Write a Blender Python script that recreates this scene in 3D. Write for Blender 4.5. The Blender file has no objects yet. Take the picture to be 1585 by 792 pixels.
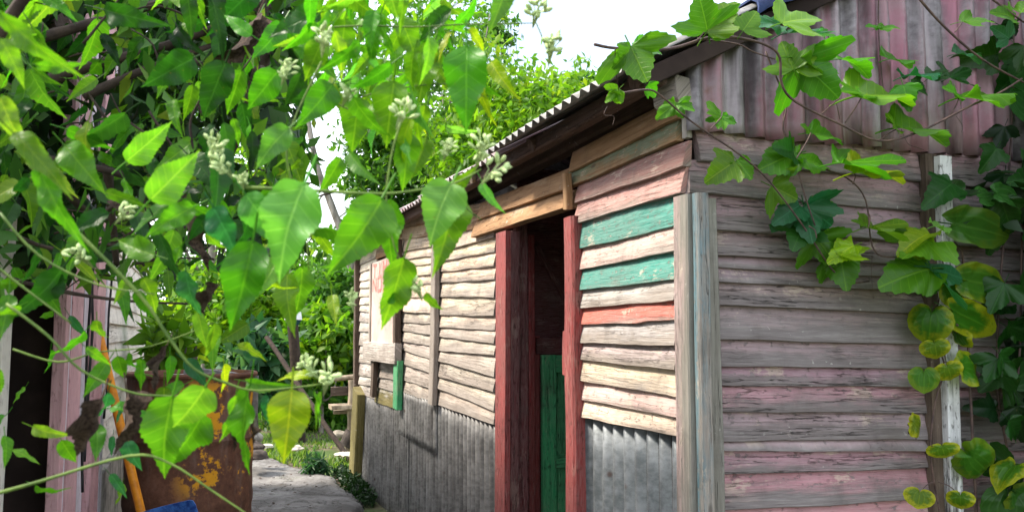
import bpy, bmesh, math, random
import numpy as np
from mathutils import Vector, Matrix

S = bpy.context.scene
COL = S.collection
R = math.radians
rnd = random.Random(7)

# ------------------------------------------------------------------ camera
FPX, HZ, CAMH = 1350.0, 516.0, 1.33
PITCH = math.atan((HZ - 396) / FPX)
cam = bpy.data.cameras.new('camera')
cam.sensor_width = 36; cam.sensor_fit = 'HORIZONTAL'
cam.lens = FPX / 1585 * 36
cam.clip_start = .05; cam.clip_end = 2000
cam.dof.use_dof = True; cam.dof.focus_distance = 3.3; cam.dof.aperture_fstop = 10.5
camo = bpy.data.objects.new('camera', cam); COL.objects.link(camo)
camo.location = (0, 0, CAMH); camo.rotation_euler = (math.pi / 2 + PITCH, 0, 0)
S.camera = camo

# ------------------------------------------------------------------ world, sun, exposure
SUN_EL, SUN_AZ = R(50), R(-92)            # azimuth from +Y towards +X
W = bpy.data.worlds.new('World'); S.world = W; W.use_nodes = True
nt = W.node_tree; nt.nodes.clear()
sky = nt.nodes.new('ShaderNodeTexSky'); sky.sky_type = 'NISHITA'; sky.sun_disc = False
sky.sun_elevation = SUN_EL; sky.sun_rotation = SUN_AZ; sky.air_density = 1.2; sky.dust_density = 2.0
tc = nt.nodes.new('ShaderNodeTexCoord')
mp = nt.nodes.new('ShaderNodeMapping'); mp.inputs['Scale'].default_value = (2.2, 2.2, 5.0)
cn = nt.nodes.new('ShaderNodeTexNoise'); cn.inputs['Scale'].default_value = 1.3; cn.inputs['Detail'].default_value = 7
cr = nt.nodes.new('ShaderNodeValToRGB'); cr.color_ramp.elements[0].position = .40; cr.color_ramp.elements[1].position = .65
cr.color_ramp.elements[0].color = (.16, .16, .16, 1); cr.color_ramp.elements[1].color = (1, 1, 1, 1)
mx = nt.nodes.new('ShaderNodeMix'); mx.data_type = 'RGBA'
mx.inputs['B'].default_value = (10.5, 10.8, 11.2, 1)
bg = nt.nodes.new('ShaderNodeBackground'); bg.inputs['Strength'].default_value = .085
wo = nt.nodes.new('ShaderNodeOutputWorld')
lk = nt.links.new
lk(tc.outputs['Generated'], mp.inputs['Vector']); lk(mp.outputs['Vector'], cn.inputs['Vector'])
lk(cn.outputs['Fac'], cr.inputs['Fac']); lk(cr.outputs['Color'], mx.inputs['Factor'])
lk(sky.outputs['Color'], mx.inputs['A']); lk(mx.outputs['Result'], bg.inputs['Color']); lk(bg.outputs['Background'], wo.inputs['Surface'])

sl = bpy.data.lights.new('sun', 'SUN'); sl.energy = 2.4; sl.angle = R(10); sl.color = (1, .91, .77)
so = bpy.data.objects.new('sun', sl); COL.objects.link(so)
sd = Vector((math.sin(SUN_AZ) * math.cos(SUN_EL), math.cos(SUN_AZ) * math.cos(SUN_EL), math.sin(SUN_EL)))
so.rotation_euler = sd.to_track_quat('Z', 'Y').to_euler(); so.location = (-6, -2, 12)
S.view_settings.view_transform = 'Standard'; S.view_settings.look = 'None'
S.view_settings.gamma = 1; S.view_settings.exposure = 1.9
S.render.engine = 'CYCLES'
S.cycles.max_bounces = 8; S.cycles.transmission_bounces = 4; S.cycles.use_denoising = True

# ------------------------------------------------------------------ measuring helpers (the camera's geometry)
TH = R(19.65)
dL = Vector((-math.sin(TH), math.cos(TH), 0)); dR = Vector((math.cos(TH), math.sin(TH), 0))
CAM = Vector((0, 0, CAMH))
K = Vector((.53672, 2.65, 0))             # the shack's near corner on the ground
def ray(px, py):
    x = (px - 792.5) / FPX; y = -(py - 396) / FPX
    return Vector((x, math.cos(PITCH) - y * math.sin(PITCH), math.sin(PITCH) + y * math.cos(PITCH)))
def at(px, py, D):
    r = ray(px, py); return CAM + r * (D / r.y)
def hit(px, py, P, n):
    r = ray(px, py); return CAM + r * ((P - CAM).dot(n) / r.dot(n))
def LW(px, py, off=0):                    # left wall: (t, z)
    q = hit(px, py, K - dR * off, dR) - K; return q.dot(dL), q.z
def GW(px, py, off=0):                    # gable wall: (u, z)
    q = hit(px, py, K - dL * off, dL) - K; return q.dot(dR), q.z
def gpt(px, py, off):                     # world point in front of the gable
    return hit(px, py, K - dL * off, dL)
def ground_at(px, py):
    return hit(px, py, Vector((0, 0, 0)), Vector((0, 0, 1)))
def loc2world(u, t, z): return K + dR * u + dL * t + Vector((0, 0, z))
def lerp(a, b, f): return a + (b - a) * f
def fit(x, x0, y0, x1, y1): return y0 + (y1 - y0) * (x - x0) / (x1 - x0)

# ------------------------------------------------------------------ material helpers
class Mat:
    def __init__(s, name):
        s.m = bpy.data.materials.new(name); s.m.use_nodes = True
        s.t = s.m.node_tree; s.b = s.t.nodes['Principled BSDF']; s.out = s.t.nodes['Material Output']
        s.b.inputs['Roughness'].default_value = .8
        s.b.inputs['Specular IOR Level'].default_value = .3
    def n(s, typ, **kw):
        nd = s.t.nodes.new('ShaderNode' + typ)
        for k, v in kw.items(): setattr(nd, k, v)
        return nd
    def link(s, a, b): s.t.links.new(a, b)
    def set(s, sock, v):
        if hasattr(v, 'is_output') or isinstance(v, bpy.types.NodeSocket): s.link(v, sock)
        else: sock.default_value = v
    def uv(s, name='uv'): 
        nd = s.n('UVMap'); nd.uv_map = name; return nd.outputs[0]
    def gen(s, which='Object'): return s.n('TexCoord').outputs[which]
    def map(s, v, scale=(1, 1, 1), loc=(0, 0, 0)):
        nd = s.n('Mapping'); s.link(v, nd.inputs[0]); nd.inputs['Scale'].default_value = scale; nd.inputs['Location'].default_value = loc
        return nd.outputs[0]
    def noise(s, v, scale=1, detail=4, rough=.55, dist=0):
        nd = s.n('TexNoise'); s.link(v, nd.inputs['Vector']); nd.inputs['Scale'].default_value = scale
        nd.inputs['Detail'].default_value = detail; nd.inputs['Roughness'].default_value = rough; nd.inputs['Distortion'].default_value = dist
        return nd.outputs['Fac']
    def voro(s, v, scale=1, feature='F1'):
        nd = s.n('TexVoronoi', feature=feature); s.link(v, nd.inputs['Vector']); nd.inputs['Scale'].default_value = scale
        return nd.outputs['Distance']
    def math(s, op, a, b=0., c=None):
        nd = s.n('Math', operation=op); s.set(nd.inputs[0], a); s.set(nd.inputs[1], b)
        if c is not None: s.set(nd.inputs[2], c)
        return nd.outputs[0]
    def mr(s, v, a, b, c=0., d=1., smooth=True):
        nd = s.n('MapRange'); nd.interpolation_type = 'SMOOTHSTEP' if smooth else 'LINEAR'; nd.clamp = True
        s.set(nd.inputs[0], v)
        for i, q in enumerate((a, b, c, d)): s.set(nd.inputs[i + 1], q)
        return nd.outputs[0]
    def ramp(s, v, stops):
        nd = s.n('ValToRGB'); s.link(v, nd.inputs[0]); e = nd.color_ramp.elements
        while len(e) < len(stops): e.new(.5)
        for i, (p, c) in enumerate(stops):
            e[i].position = p; e[i].color = (*c, 1)
        return nd.outputs[0]
    def mix(s, f, a, b, mode='MIX'):
        nd = s.n('Mix', data_type='RGBA', blend_type=mode)
        s.set(nd.inputs['Factor'], f)
        for k, v in (('A', a), ('B', b)):
            s.set(nd.inputs[k], (*v, 1) if isinstance(v, tuple) and len(v) == 3 else v)
        return nd.outputs['Result']
    def sep(s, v):
        nd = s.n('SeparateXYZ'); s.link(v, nd.inputs[0]); return nd.outputs
    def col(s, v): s.set(s.b.inputs['Base Color'], (*v, 1) if isinstance(v, tuple) and len(v) == 3 else v)
    def rough(s, v): s.set(s.b.inputs['Roughness'], v)
    def bump(s, h, strength=.5, dist=.004):
        nd = s.n('Bump'); s.link(h, nd.inputs['Height']); nd.inputs['Strength'].default_value = strength; nd.inputs['Distance'].default_value = dist
        s.link(nd.outputs[0], s.b.inputs['Normal'])

def wood(name, dark, mid, light, paint=None, cover=None, peel=1.0, topbias=.6):
    """weathered timber along uv.x; paint is the object colour (alpha = how much is left) unless given"""
    m = Mat(name); uv = m.uv('uv'); nv = m.sep(m.uv('nv'))[1]
    grain = m.noise(m.map(uv, (3.0, 70, 1)), 1, 8, .65)
    fine = m.noise(m.map(uv, (14, 260, 1)), 1, 4, .7)
    blot = m.noise(m.map(uv, (3.2, 9, 1)), 1, 6, .6)
    big = m.noise(m.map(uv, (1.1, 2.5, 1)), 1, 3, .5)
    base = m.ramp(m.math('ADD', m.math('MULTIPLY', grain, .6), m.math('MULTIPLY', fine, .4)), [(.28, dark), (.5, mid), (.72, light)])
    base = m.mix(m.mr(big, .35, .68, 0, .55), base, m.mix(.6, base, (dark[0] * 1.05, dark[1] * .95, dark[2] * .9)))
    flk = m.mr(m.noise(m.map(uv, (38, 60, 1)), 1, 3, .6), .64, .7, 0, .55)
    base = m.mix(m.math('MULTIPLY', flk, m.mr(blot, .45, .6)), base, (.62, .6, .56))
    if paint is None:
        oi = m.n('ObjectInfo'); pc, al = oi.outputs['Color'], oi.outputs['Alpha']
    else:
        pc, al = (*paint, 1), cover
    amt = m.math('ADD', m.math('MULTIPLY', al, 1.15), -.08) if paint is None else m.math('ADD', cover * 1.15 - .08, 0)
    dn = m.math('ADD', m.math('MULTIPLY', m.math('SUBTRACT', blot, .5), 1.5 * peel), m.math('MULTIPLY', m.math('SUBTRACT', grain, .5), 1.1 * peel))
    dn = m.math('ADD', dn, m.math('MULTIPLY', m.math('SUBTRACT', nv, .5), topbias))
    mask = m.mr(m.math('ADD', amt, dn), .24, .78)
    mask = m.math('MULTIPLY', mask, m.mr(al, .02, .06) if paint is None else 1.0)
    scr = m.mr(m.noise(m.map(uv, (30, 75, 1), (3, 1, 0)), 1, 5, .7), .565, .64)
    mask = m.math('MULTIPLY', mask, m.math('SUBTRACT', 1, m.math('MULTIPLY', scr, .75)))
    pcol = m.mix(m.mr(fine, .3, .75, 0, .35), pc, m.mix(.5, pc, (.75, .7, .66), 'MIX'))
    pn = m.math('ADD', m.math('MULTIPLY', m.noise(m.map(uv, (5, 11, 1), (5, 5, 0)), 1, 7, .7), .8), m.math('MULTIPLY', fine, .2))
    pcol = m.mix(m.mr(pn, .555, .585, 0, .8 if paint is None else .2), pcol, m.mix(.72, pc, (.66, .54, .43)))
    pcol = m.mix(m.mr(m.noise(m.map(uv, (2.5, 3.5, 1), (8, 2, 0)), 1, 5, .6), .4, .62, 0, .5), pcol, m.mix(.45, pcol, (.14, .10, .09)))
    pcol = m.mix(m.mr(grain, .45, .28, 0, .3), pcol, m.mix(.5, pcol, (.05, .035, .03)))
    c = m.mix(m.math('MULTIPLY', mask, .93), base, pcol)
    ck = m.noise(m.map(uv, (1.7, 55, 1), (7, 3, 0)), 1, 5, .6)
    crack = m.mr(m.math('ABSOLUTE', m.math('SUBTRACT', ck, .5)), .002, .009, 1, 0)
    crack = m.math('MULTIPLY', crack, m.mr(big, .47, .62))
    c = m.mix(m.math('MULTIPLY', crack, .55), c, (.018, .014, .012))
    # nail heads and knots
    kn = m.mr(m.voro(m.map(uv, (2.6, 9, 1)), 1), .03, .09, 1, 0)
    c = m.mix(m.math('MULTIPLY', kn, .6), c, (.035, .025, .02))
    grime = m.mr(m.noise(m.map(uv, (9, 5, 1), (1, 9, 0)), 1, 6, .65), .5, .72, 0, .5)
    c = m.mix(grime, c, m.mix(.6, c, (.05, .042, .038)))
    m.col(c); m.rough(m.math('SUBTRACT', .9, m.math('MULTIPLY', mask, .25)))
    h = m.math('ADD', m.math('ADD', grain, m.math('MULTIPLY', fine, .35)), m.math('SUBTRACT', m.math('MULTIPLY', mask, .5), m.math('MULTIPLY', crack, 1.6)))
    m.bump(h, 1.0, .005)
    return m.m

def tin(name, base_a, base_b, paint, cover, rust, pinkdark=(.1, .05, .06)):
    m = Mat(name); uv = m.uv('uv')
    oi = m.n('ObjectInfo'); off = m.math('MULTIPLY', oi.outputs['Random'], 37.)
    cb = m.n('CombineXYZ'); m.link(off, cb.inputs[0]); m.link(off, cb.inputs[1])
    va = m.n('VectorMath', operation='ADD'); m.link(uv, va.inputs[0]); m.link(cb.outputs[0], va.inputs[1]); v = va.outputs[0]
    streak = m.noise(m.map(v, (11, 1.1, 1)), 1, 7, .6)
    blot = m.noise(m.map(v, (7, 4.5, 1)), 1, 7, .65)
    mot = m.noise(m.map(v, (45, 38, 1)), 1, 4, .6)
    big = m.noise(m.map(v, (2.2, 1.4, 1)), 1, 4, .5)
    c = m.mix(m.mr(m.math('ADD', m.math('MULTIPLY', blot, .6), m.math('MULTIPLY', mot, .4)), .38, .62), base_a, base_b)
    c = m.mix(m.mr(streak, .55, .72, 0, .45), c, (.5, .5, .5))
    c = m.mix(m.mr(streak, .45, .3, 0, .6), c, (.06, .055, .055))
    if cover:
        pm = m.mr(m.math('ADD', m.math('MULTIPLY', streak, .75), m.math('MULTIPLY', big, .45)), 1.02 - cover, 1.14 - cover)
        pc = m.mix(m.mr(blot, .35, .65), paint, m.mix(.5, paint, (.34, .28, .29)))
        c = m.mix(m.math('MULTIPLY', pm, .9), c, pc)
        c = m.mix(m.mr(m.noise(m.map(v, (7, 1.1, 1), (4, 8, 0)), 1, 6, .6), .48, .66, 0, .8), c, pinkdark)
        c = m.mix(m.mr(m.noise(m.map(v, (9, .7, 1), (9, 2, 0)), 1, 5, .6), .52, .68, 0, .6), c, (.60, .52, .56))  # pale vertical streaks: ridge highlights put into the colour
    z = m.sep(uv)[1]
    rm = m.mr(m.math('ADD', m.math('ADD', blot, m.math('MULTIPLY', streak, .7)), rust), 1.08, 1.25, 0, .85)
    c = m.mix(rm, c, m.mix(mot, (.13, .045, .018), (.28, .12, .05)))
    # nail holes with rust round them
    nd = m.voro(m.map(v, (9, 6, 1)), 1)
    c = m.mix(m.mr(nd, .03, .10, .75, 0), c, (.07, .03, .02))
    m.col(c); m.b.inputs['Metallic'].default_value = .3 if cover else .4
    m.rough(m.mr(blot, .3, .7, .45, .66)); m.bump(m.math('ADD', mot, blot), .25, .003)
    return m.m

def leafmat(name, vein=1.0, rim=False, trans=.46, rough=.40):
    m = Mat(name); uv = m.sep(m.uv('uv')); x, y = uv[0], uv[1]; ed = m.sep(m.uv('edge'))[0]
    oi = m.n('ObjectInfo'); oc = oi.outputs['Color']; rn = oi.outputs['Random']
    ax = m.math('ABSOLUTE', x)
    cbv = m.n('CombineXYZ'); m.link(x, cbv.inputs[0]); m.link(y, cbv.inputs[1]); m.link(m.math('MULTIPLY', rn, 20.), cbv.inputs[2])
    bl = m.noise(cbv.outputs[0], 6, 5, .6)
    if rim:   # veins run in curves from base to tip
        qq = m.sep(m.uv('edge'))[1]
        w = m.math('ABSOLUTE', m.math('SUBTRACT', m.math('FRACT', m.math('ADD', m.math('MULTIPLY', qq, 3.0), .5)), .5))
        lat = m.mr(w, .0, .22, 1, 0)
    else:
        s_ = m.math('FRACT', m.math('MULTIPLY', m.math('SUBTRACT', y, m.math('MULTIPLY', ax, .75)), 7.5))
        lat = m.mr(m.math('ABSOLUTE', m.math('SUBTRACT', s_, .5)), .0, .09, 1, 0)
    mid = m.mr(ax, .004, .016, 1, 0)
    vn = m.math('MAXIMUM', mid, m.math('MULTIPLY', lat, .55))
    c = m.mix(m.mr(bl, .35, .7, 0, .5), oc, m.mix(1.0, oc, (.62, .75, .5), 'MULTIPLY'))
    c = m.mix(m.math('MULTIPLY', vn, .6 * vein), c, m.mix(1.0, oc, (2.4, 1.75, 2.2), 'MULTIPLY'))
    if rim:
        k = m.math('ADD', ed, m.math('MULTIPLY', m.math('SUBTRACT', bl, .5), 1.0))
        al = oi.outputs['Alpha']
        c = m.mix(m.math('MULTIPLY', m.mr(bl, .55, .8), m.math('MULTIPLY', al, .55)), c, (.16, .17, .012))
        c = m.mix(m.math('MULTIPLY', m.mr(k, .55, .95), al), c, (.50, .46, .015))
        c = m.mix(m.math('MULTIPLY', m.mr(k, .93, 1.02), m.mr(al, .6, .9)), c, (.075, .025, .012))
    else:
        sp = m.noise(cbv.outputs[0], 17, 3, .6)
        c = m.mix(m.mr(sp, .69, .74, 0, .65), c, (.16, .11, .03))
    m.col(c); m.rough(rough); m.b.inputs['Specular IOR Level'].default_value = .28
    m.bump(m.math('SUBTRACT', m.math('MULTIPLY', bl, .4), vn), .3, .006)
    tr = m.n('BsdfTranslucent'); m.link(m.mix(1.0, c, (1.9, 2.2, .8), 'MULTIPLY'), tr.inputs[0])
    ms = m.n('MixShader'); ms.inputs[0].default_value = trans
    m.link(m.b.outputs[0], ms.inputs[1]); m.link(tr.outputs[0], ms.inputs[2]); m.link(ms.outputs[0], m.out.inputs[0])
    return m.m

def treeleaf(name, stops, trans=.4):
    m = Mat(name); r = m.sep(m.uv('uv'))[0]
    c = m.ramp(r, stops)
    m.col(c); m.rough(.5)
    tr = m.n('BsdfTranslucent'); m.link(m.mix(1.0, c, (2.0, 2.0, .8), 'MULTIPLY'), tr.inputs[0])
    ms = m.n('MixShader'); ms.inputs[0].default_value = trans
    m.link(m.b.outputs[0], ms.inputs[1]); m.link(tr.outputs[0], ms.inputs[2]); m.link(ms.outputs[0], m.out.inputs[0])
    return m.m

def simple(name, a, b, scale=8, rough=.8, bump=.4, bd=.004, metal=0, stretch=(1, 1, 1), detail=6, lo=.35, hi=.65):
    m = Mat(name); v = m.map(m.gen('Object'), stretch)
    n1 = m.noise(v, scale, detail, .62); n2 = m.noise(v, scale * 5, 4, .6)
    c = m.mix(m.mr(n1, lo, hi), a, b); c = m.mix(m.mr(n2, .5, .72, 0, .4), c, m.mix(.5, c, a))
    m.col(c); m.rough(rough); m.b.inputs['Metallic'].default_value = metal
    m.bump(m.math('ADD', n1, m.math('MULTIPLY', n2, .4)), bump, bd)
    return m.m

M = {}
M['wood'] = wood('weathered_wood', (.17, .145, .125), (.31, .27, .24), (.47, .43, .39), peel=.75)
M['wood_gable'] = wood('gable_wood', (.115, .095, .095), (.20, .175, .175), (.34, .315, .31), topbias=.7, peel=.8)
M['wood_post'] = wood('grey_post_wood', (.12, .11, .095), (.215, .205, .18), (.33, .315, .28), peel=.7)
M['wood_warm'] = wood('raw_warm_wood', (.16, .085, .042), (.37, .22, .115), (.52, .34, .19))
M['wood_red'] = wood('red_painted_wood', (.10, .03, .025), (.16, .05, .04), (.28, .14, .11), (.27, .022, .022), .98, .2, 0)
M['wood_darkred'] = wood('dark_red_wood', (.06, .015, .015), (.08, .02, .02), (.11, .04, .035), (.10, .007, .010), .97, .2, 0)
M['wood_green'] = wood('green_painted_wood', (.02, .08, .04), (.03, .12, .06), (.1, .2, .1), (.014, .36, .12), .99, .15, 0)
M['wood_white'] = wood('white_peeling_wood', (.03, .022, .02), (.07, .055, .05), (.16, .13, .12), (.78, .78, .80), .74, 1.3, 0)
M['wood_brown'] = wood('old_brown_wood', (.05, .035, .028), (.11, .078, .06), (.2, .15, .12))
M['wood_dark'] = wood('dark_roof_timber', (.04, .025, .02), (.095, .055, .042), (.16, .10, .08))
M['wood_moss'] = wood('mossy_wood', (.07, .06, .02), (.19, .16, .055), (.34, .29, .14))
M['house_white'] = wood('white_clapboard', (.3, .28, .25), (.5, .47, .42), (.62, .6, .55), (.80, .77, .70), .85, .5, 0)
M['house_pink'] = wood('pink_boards', (.3, .15, .15), (.42, .25, .25), (.55, .4, .38), (.62, .34, .37), .9, .5, 0)
M['shutter'] = wood('faded_pink_board', (.4, .3, .26), (.55, .44, .38), (.66, .56, .5), (.62, .47, .42), .8, .6, 0)
M['house_lilac'] = wood('lilac_boards', (.3, .26, .28), (.42, .38, .4), (.6, .56, .6), (.72, .68, .76), .9, .5, 0)
M['tin_grey'] = tin('galvanised_tin', (.13, .145, .155), (.27, .29, .31), (0, 0, 0), 0, -.12)
M['tin_old'] = tin('dull_galvanised_tin', (.15, .147, .145), (.31, .305, .30), (0, 0, 0), 0, -.04)
M['tin_pink'] = tin('pink_painted_tin', (.12, .105, .115), (.29, .265, .285), (.31, .125, .17), .50, .05, (.04, .026, .03))
M['tin_roof'] = tin('roof_tin', (.24, .2, .21), (.46, .42, .43), (.42, .2, .24), .4, -.1)
M['leaf'] = leafmat('leaf')
M['leaf_vine'] = leafmat('vine_leaf', 1.1, False, .36, .34)
M['leaf_yam'] = leafmat('round_leaf', 1.0, True, .34, .34)
M['leaf_dry'] = simple('dry_leaf', (.035, .022, .018), (.12, .08, .06), 20, .9, .8, .004)
M['tree_bright'] = treeleaf('bright_foliage', [(0, (.03, .09, .008)), (.4, (.065, .17, .010)), (.75, (.12, .24, .012)), (1, (.2, .28, .02))], .5)
M['tree_mid'] = treeleaf('mid_foliage', [(0, (.018, .065, .010)), (.5, (.045, .14, .014)), (.9, (.085, .19, .018)), (1, (.17, .25, .02))], .45)
M['tree_blue'] = treeleaf('cool_foliage', [(0, (.012, .055, .022)), (.5, (.025, .09, .035)), (1, (.08, .17, .06))], .35)
M['inner'] = treeleaf('shade_dark_foliage', [(0, (.008, .026, .007)), (.7, (.014, .045, .009)), (1, (.03, .08, .010))], .18)  # near-black greens, the shade of the depths put into the leaf colour
M['stem'] = simple('green_stem', (.05, .10, .012), (.13, .20, .035), 30, .55, .2)
M['stem_vine'] = simple('purple_brown_stem', (.05, .03, .03), (.12, .075, .06), 30, .55, .3)
M['twig'] = simple('dark_twig', (.022, .014, .011), (.05, .034, .025), 30, .85, .5)
M['bark'] = simple('bark', (.10, .085, .07), (.3, .27, .24), 9, .9, .9, .02, 0, (1, 1, .3))
M['bud'] = simple('flower_bud', (.26, .40, .11), (.60, .68, .38), 40, .6, .2)
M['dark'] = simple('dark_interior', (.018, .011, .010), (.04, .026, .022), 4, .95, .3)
M['dirt'] = simple('dirt_floor', (.05, .04, .032), (.1, .08, .065), 6, .95, .6)
M['cable'] = simple('black_cable', (.012, .012, .014), (.025, .025, .028), 10, .5, .1)
M['orange'] = simple('orange_paint', (.50, .17, .008), (.70, .27, .012), 22, .45, .25, .002)
M['tarp'] = simple('blue_tarp', (.010, .02, .075), (.02, .04, .13), 30, .45, .4, .003)
M['blue'] = simple('scuffed_blue_plastic', (.004, .03, .16), (.03, .11, .34), 55, .6, .6, .003, 0, (1, 1, 1), 8)
M['stone'] = simple('grey_stone', (.14, .13, .12), (.36, .34, .31), 9, .9, .8, .02)
M['stone_dark'] = simple('dark_stone', (.035, .028, .026), (.1, .08, .07), 9, .9, .8, .02)
M['stone_pale'] = simple('pale_stone', (.35, .31, .25), (.62, .58, .5), 7, .9, .6, .02)
M['moss'] = simple('moss', (.02, .035, .008), (.07, .09, .02), 40, .95, .9, .01)
M['grass'] = treeleaf('grass_blade', [(0, (.04, .09, .012)), (.6, (.09, .19, .025)), (1, (.2, .27, .06))], .35)
M['log'] = simple('rustic_log', (.16, .12, .085), (.38, .31, .23), 9, .85, .7, .01, 0, (1, 1, .4))
M['teal'] = simple('dark_teal_plastic', (.006, .035, .05), (.015, .07, .09), 30, .4, .2)
M['white'] = simple('white_plastic', (.66, .67, .68), (.82, .82, .82), 12, .5, .1)

def mat_drum():
    m = Mat('rusty_drum'); v = m.gen('Object')
    a = m.noise(v, 5, 7, .65); b = m.noise(v, 26, 5, .7); c3 = m.noise(m.map(v, (1, 1, .25)), 14, 5, .6)
    c = m.ramp(m.math('ADD', m.math('MULTIPLY', a, .55), m.math('MULTIPLY', b, .45)), [(.3, (.035, .018, .013)), (.5, (.13, .058, .035)), (.7, (.24, .12, .075))])
    c = m.mix(m.mr(c3, .5, .7, 0, .55), c, (.2, .145, .115))
    z = m.sep(v)[2]; x = m.sep(v)[0]
    band = m.math('MULTIPLY', m.mr(z, .30, .42), m.mr(z, .90, .80))
    side = m.mr(x, .0, .13)
    msk = m.math('MULTIPLY', m.math('MULTIPLY', band, side), m.mr(m.math('ADD', m.math('MULTIPLY', a, .68), m.math('MULTIPLY', b, .32)), .515, .545))
    c = m.mix(msk, c, m.mix(b, (.55, .22, .01), (.72, .38, .02)))
    m.col(c); m.rough(.8); m.bump(m.math('ADD', a, b), .5, .004); return m.m
M['drum'] = mat_drum()

def mat_ground():
    m = Mat('ground'); v = m.gen('Object')
    a = m.noise(v, .9, 6, .6); b = m.noise(v, 9, 6, .65); c2 = m.noise(v, 60, 4, .7)
    c = m.mix(m.mr(b, .35, .65), (.07, .052, .036), (.16, .125, .09))
    c = m.mix(m.mr(m.math('ADD', a, m.math('MULTIPLY', c2, .3)), .55, .72), c, m.mix(c2, (.03, .06, .012), (.08, .13, .03)))
    m.col(c); m.rough(.95); m.bump(m.math('ADD', b, m.math('MULTIPLY', c2, .4)), .7, .02); return m.m
M['ground'] = mat_ground()
def mat_path():
    m = Mat('worn_concrete_path'); v = m.gen('Object')
    a = m.noise(v, 2.2, 7, .65); b = m.noise(v, 22, 6, .65); c2 = m.noise(m.map(v, (1, 1, 1)), 90, 3, .7)
    c = m.mix(m.mr(a, .35, .65), (.10, .094, .09), (.24, .23, .225))
    c = m.mix(m.mr(b, .5, .7, 0, .7), c, (.09, .075, .062))
    cr = m.mr(m.math('ABSOLUTE', m.math('SUBTRACT', m.noise(v, 1.6, 6, .7), .5)), .0, .012, 1, 0)
    c = m.mix(m.math('MULTIPLY', cr, .6), c, (.05, .042, .032))
    c = m.mix(m.mr(m.math('ADD', a, m.math('MULTIPLY', c2, .4)), .78, .92, 0, .6), c, (.06, .085, .02))
    m.col(c); m.rough(.9); m.bump(m.math('ADD', m.math('ADD', a, b), m.math('MULTIPLY', cr, -1.)), .8, .03); return m.m
M['path'] = mat_path()

# ------------------------------------------------------------------ object helpers
def tag(o, label=None, cat=None, group=None, kind=None):
    if label: o['label'] = label
    if cat: o['category'] = cat
    if group: o['group'] = group
    if kind: o['kind'] = kind
    return o
def thing(name, label, cat, loc=(0, 0, 0), rz=0, group=None):
    o = bpy.data.objects.new(name, None); COL.objects.link(o); o.empty_display_size = .1
    o.location = loc; o.rotation_euler = (0, 0, rz)
    return tag(o, label, cat, group)
def mesh(name, V, F, UV=None, UV2=None, uv2name='nv', smooth=None):
    me = bpy.data.meshes.new(name); me.from_pydata([tuple(v) for v in V], [], F); 
    if UV is not None:
        l = me.uv_layers.new(name='uv'); idx = np.empty(len(me.loops), dtype=np.int64); me.loops.foreach_get('vertex_index', idx)
        l.data.foreach_set('uv', np.asarray(UV, dtype=np.float32)[idx].ravel())
        if UV2 is not None:
            l2 = me.uv_layers.new(name=uv2name); l2.data.foreach_set('uv', np.asarray(UV2, dtype=np.float32)[idx].ravel())
    if smooth is not None:
        me.shade_smooth()
        if smooth < 3: me.set_sharp_from_angle(angle=smooth)
    me.update(); return me
def obj(name, me, mat, parent=None, color=None):
    o = bpy.data.objects.new(name, me); COL.objects.link(o)
    if mat and not me.materials: me.materials.append(mat)
    if parent: o.parent = parent
    if color: o.color = color
    return o
def wob(r, n, amp):
    """smooth 1-D noise, n samples"""
    k = [r.uniform(-1, 1) for _ in range(6)]; ph = [r.uniform(0, 6.28) for _ in range(6)]
    return [amp * sum(k[j] * math.sin(ph[j] + (j + 1) * 1.7 * 6.28 * i / max(1, n - 1) / 2.2) / (1 + .5 * j) for j in range(6)) / 1.6 for i in range(n)]

def plank(parent, to3, a0, a1, zb0, zb1, zt0, zt1, mat, color=(0, 0, 0, 0), r=rnd, lip=.017, amp=.004, thick=.008):
    """one clapboard; to3(a, d, z) -> local point, d = how far it stands out of the wall"""
    n = max(6, min(26, int((a1 - a0) / .07)))
    wb, wt = wob(r, n, amp), wob(r, n, amp * .6); wd = wob(r, n, .004); lp = lip * r.uniform(.85, 1.15)
    j0, j1 = r.uniform(-.006, .006), r.uniform(-.006, .006)
    prof = [(-thick, 0), (lp * .9, 0.0), (lp, .02), (lp * .93, .22), (lp * .70, .5), (lp * .40, .8), (.003, 1.06), (-thick, 1.06)]
    V, UV, NV = [], [], []; ou, ov = r.uniform(0, 40), r.uniform(0, 40)
    for i in range(n):
        f = i / (n - 1); a = lerp(a0, a1, f) 
        zb = lerp(zb0, zb1, f) + wb[i]; zt = lerp(zt0, zt1, f) + wt[i]
        for (d, v) in prof:
            aa = a + ((j0 * (1 - 2 * v)) if i == 0 else (j1 * (1 - 2 * v)) if i == n - 1 else 0)
            V.append(to3(aa, d + (wd[i] if d > 0 else 0), lerp(zb, zt, v)))
            UV.append((ou + a, ov + v * (zt0 - zb0) + d)); NV.append((f, min(1, v)))
    k = len(prof); F = []
    for i in range(n - 1):
        for j in range(k):
            j2 = (j + 1) % k
            F.append((i * k + j, (i + 1) * k + j, (i + 1) * k + j2, i * k + j2))
    F.append(tuple(range(k))); F.append(tuple(range((n - 1) * k, n * k))[::-1])
    me = mesh('plank', V, F, UV, NV, smooth=R(38))
    bm = bmesh.new(); bm.from_mesh(me); bmesh.ops.recalc_face_normals(bm, faces=bm.faces); bm.to_mesh(me); bm.free()
    return obj('plank', me, mat, parent, color)

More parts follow.
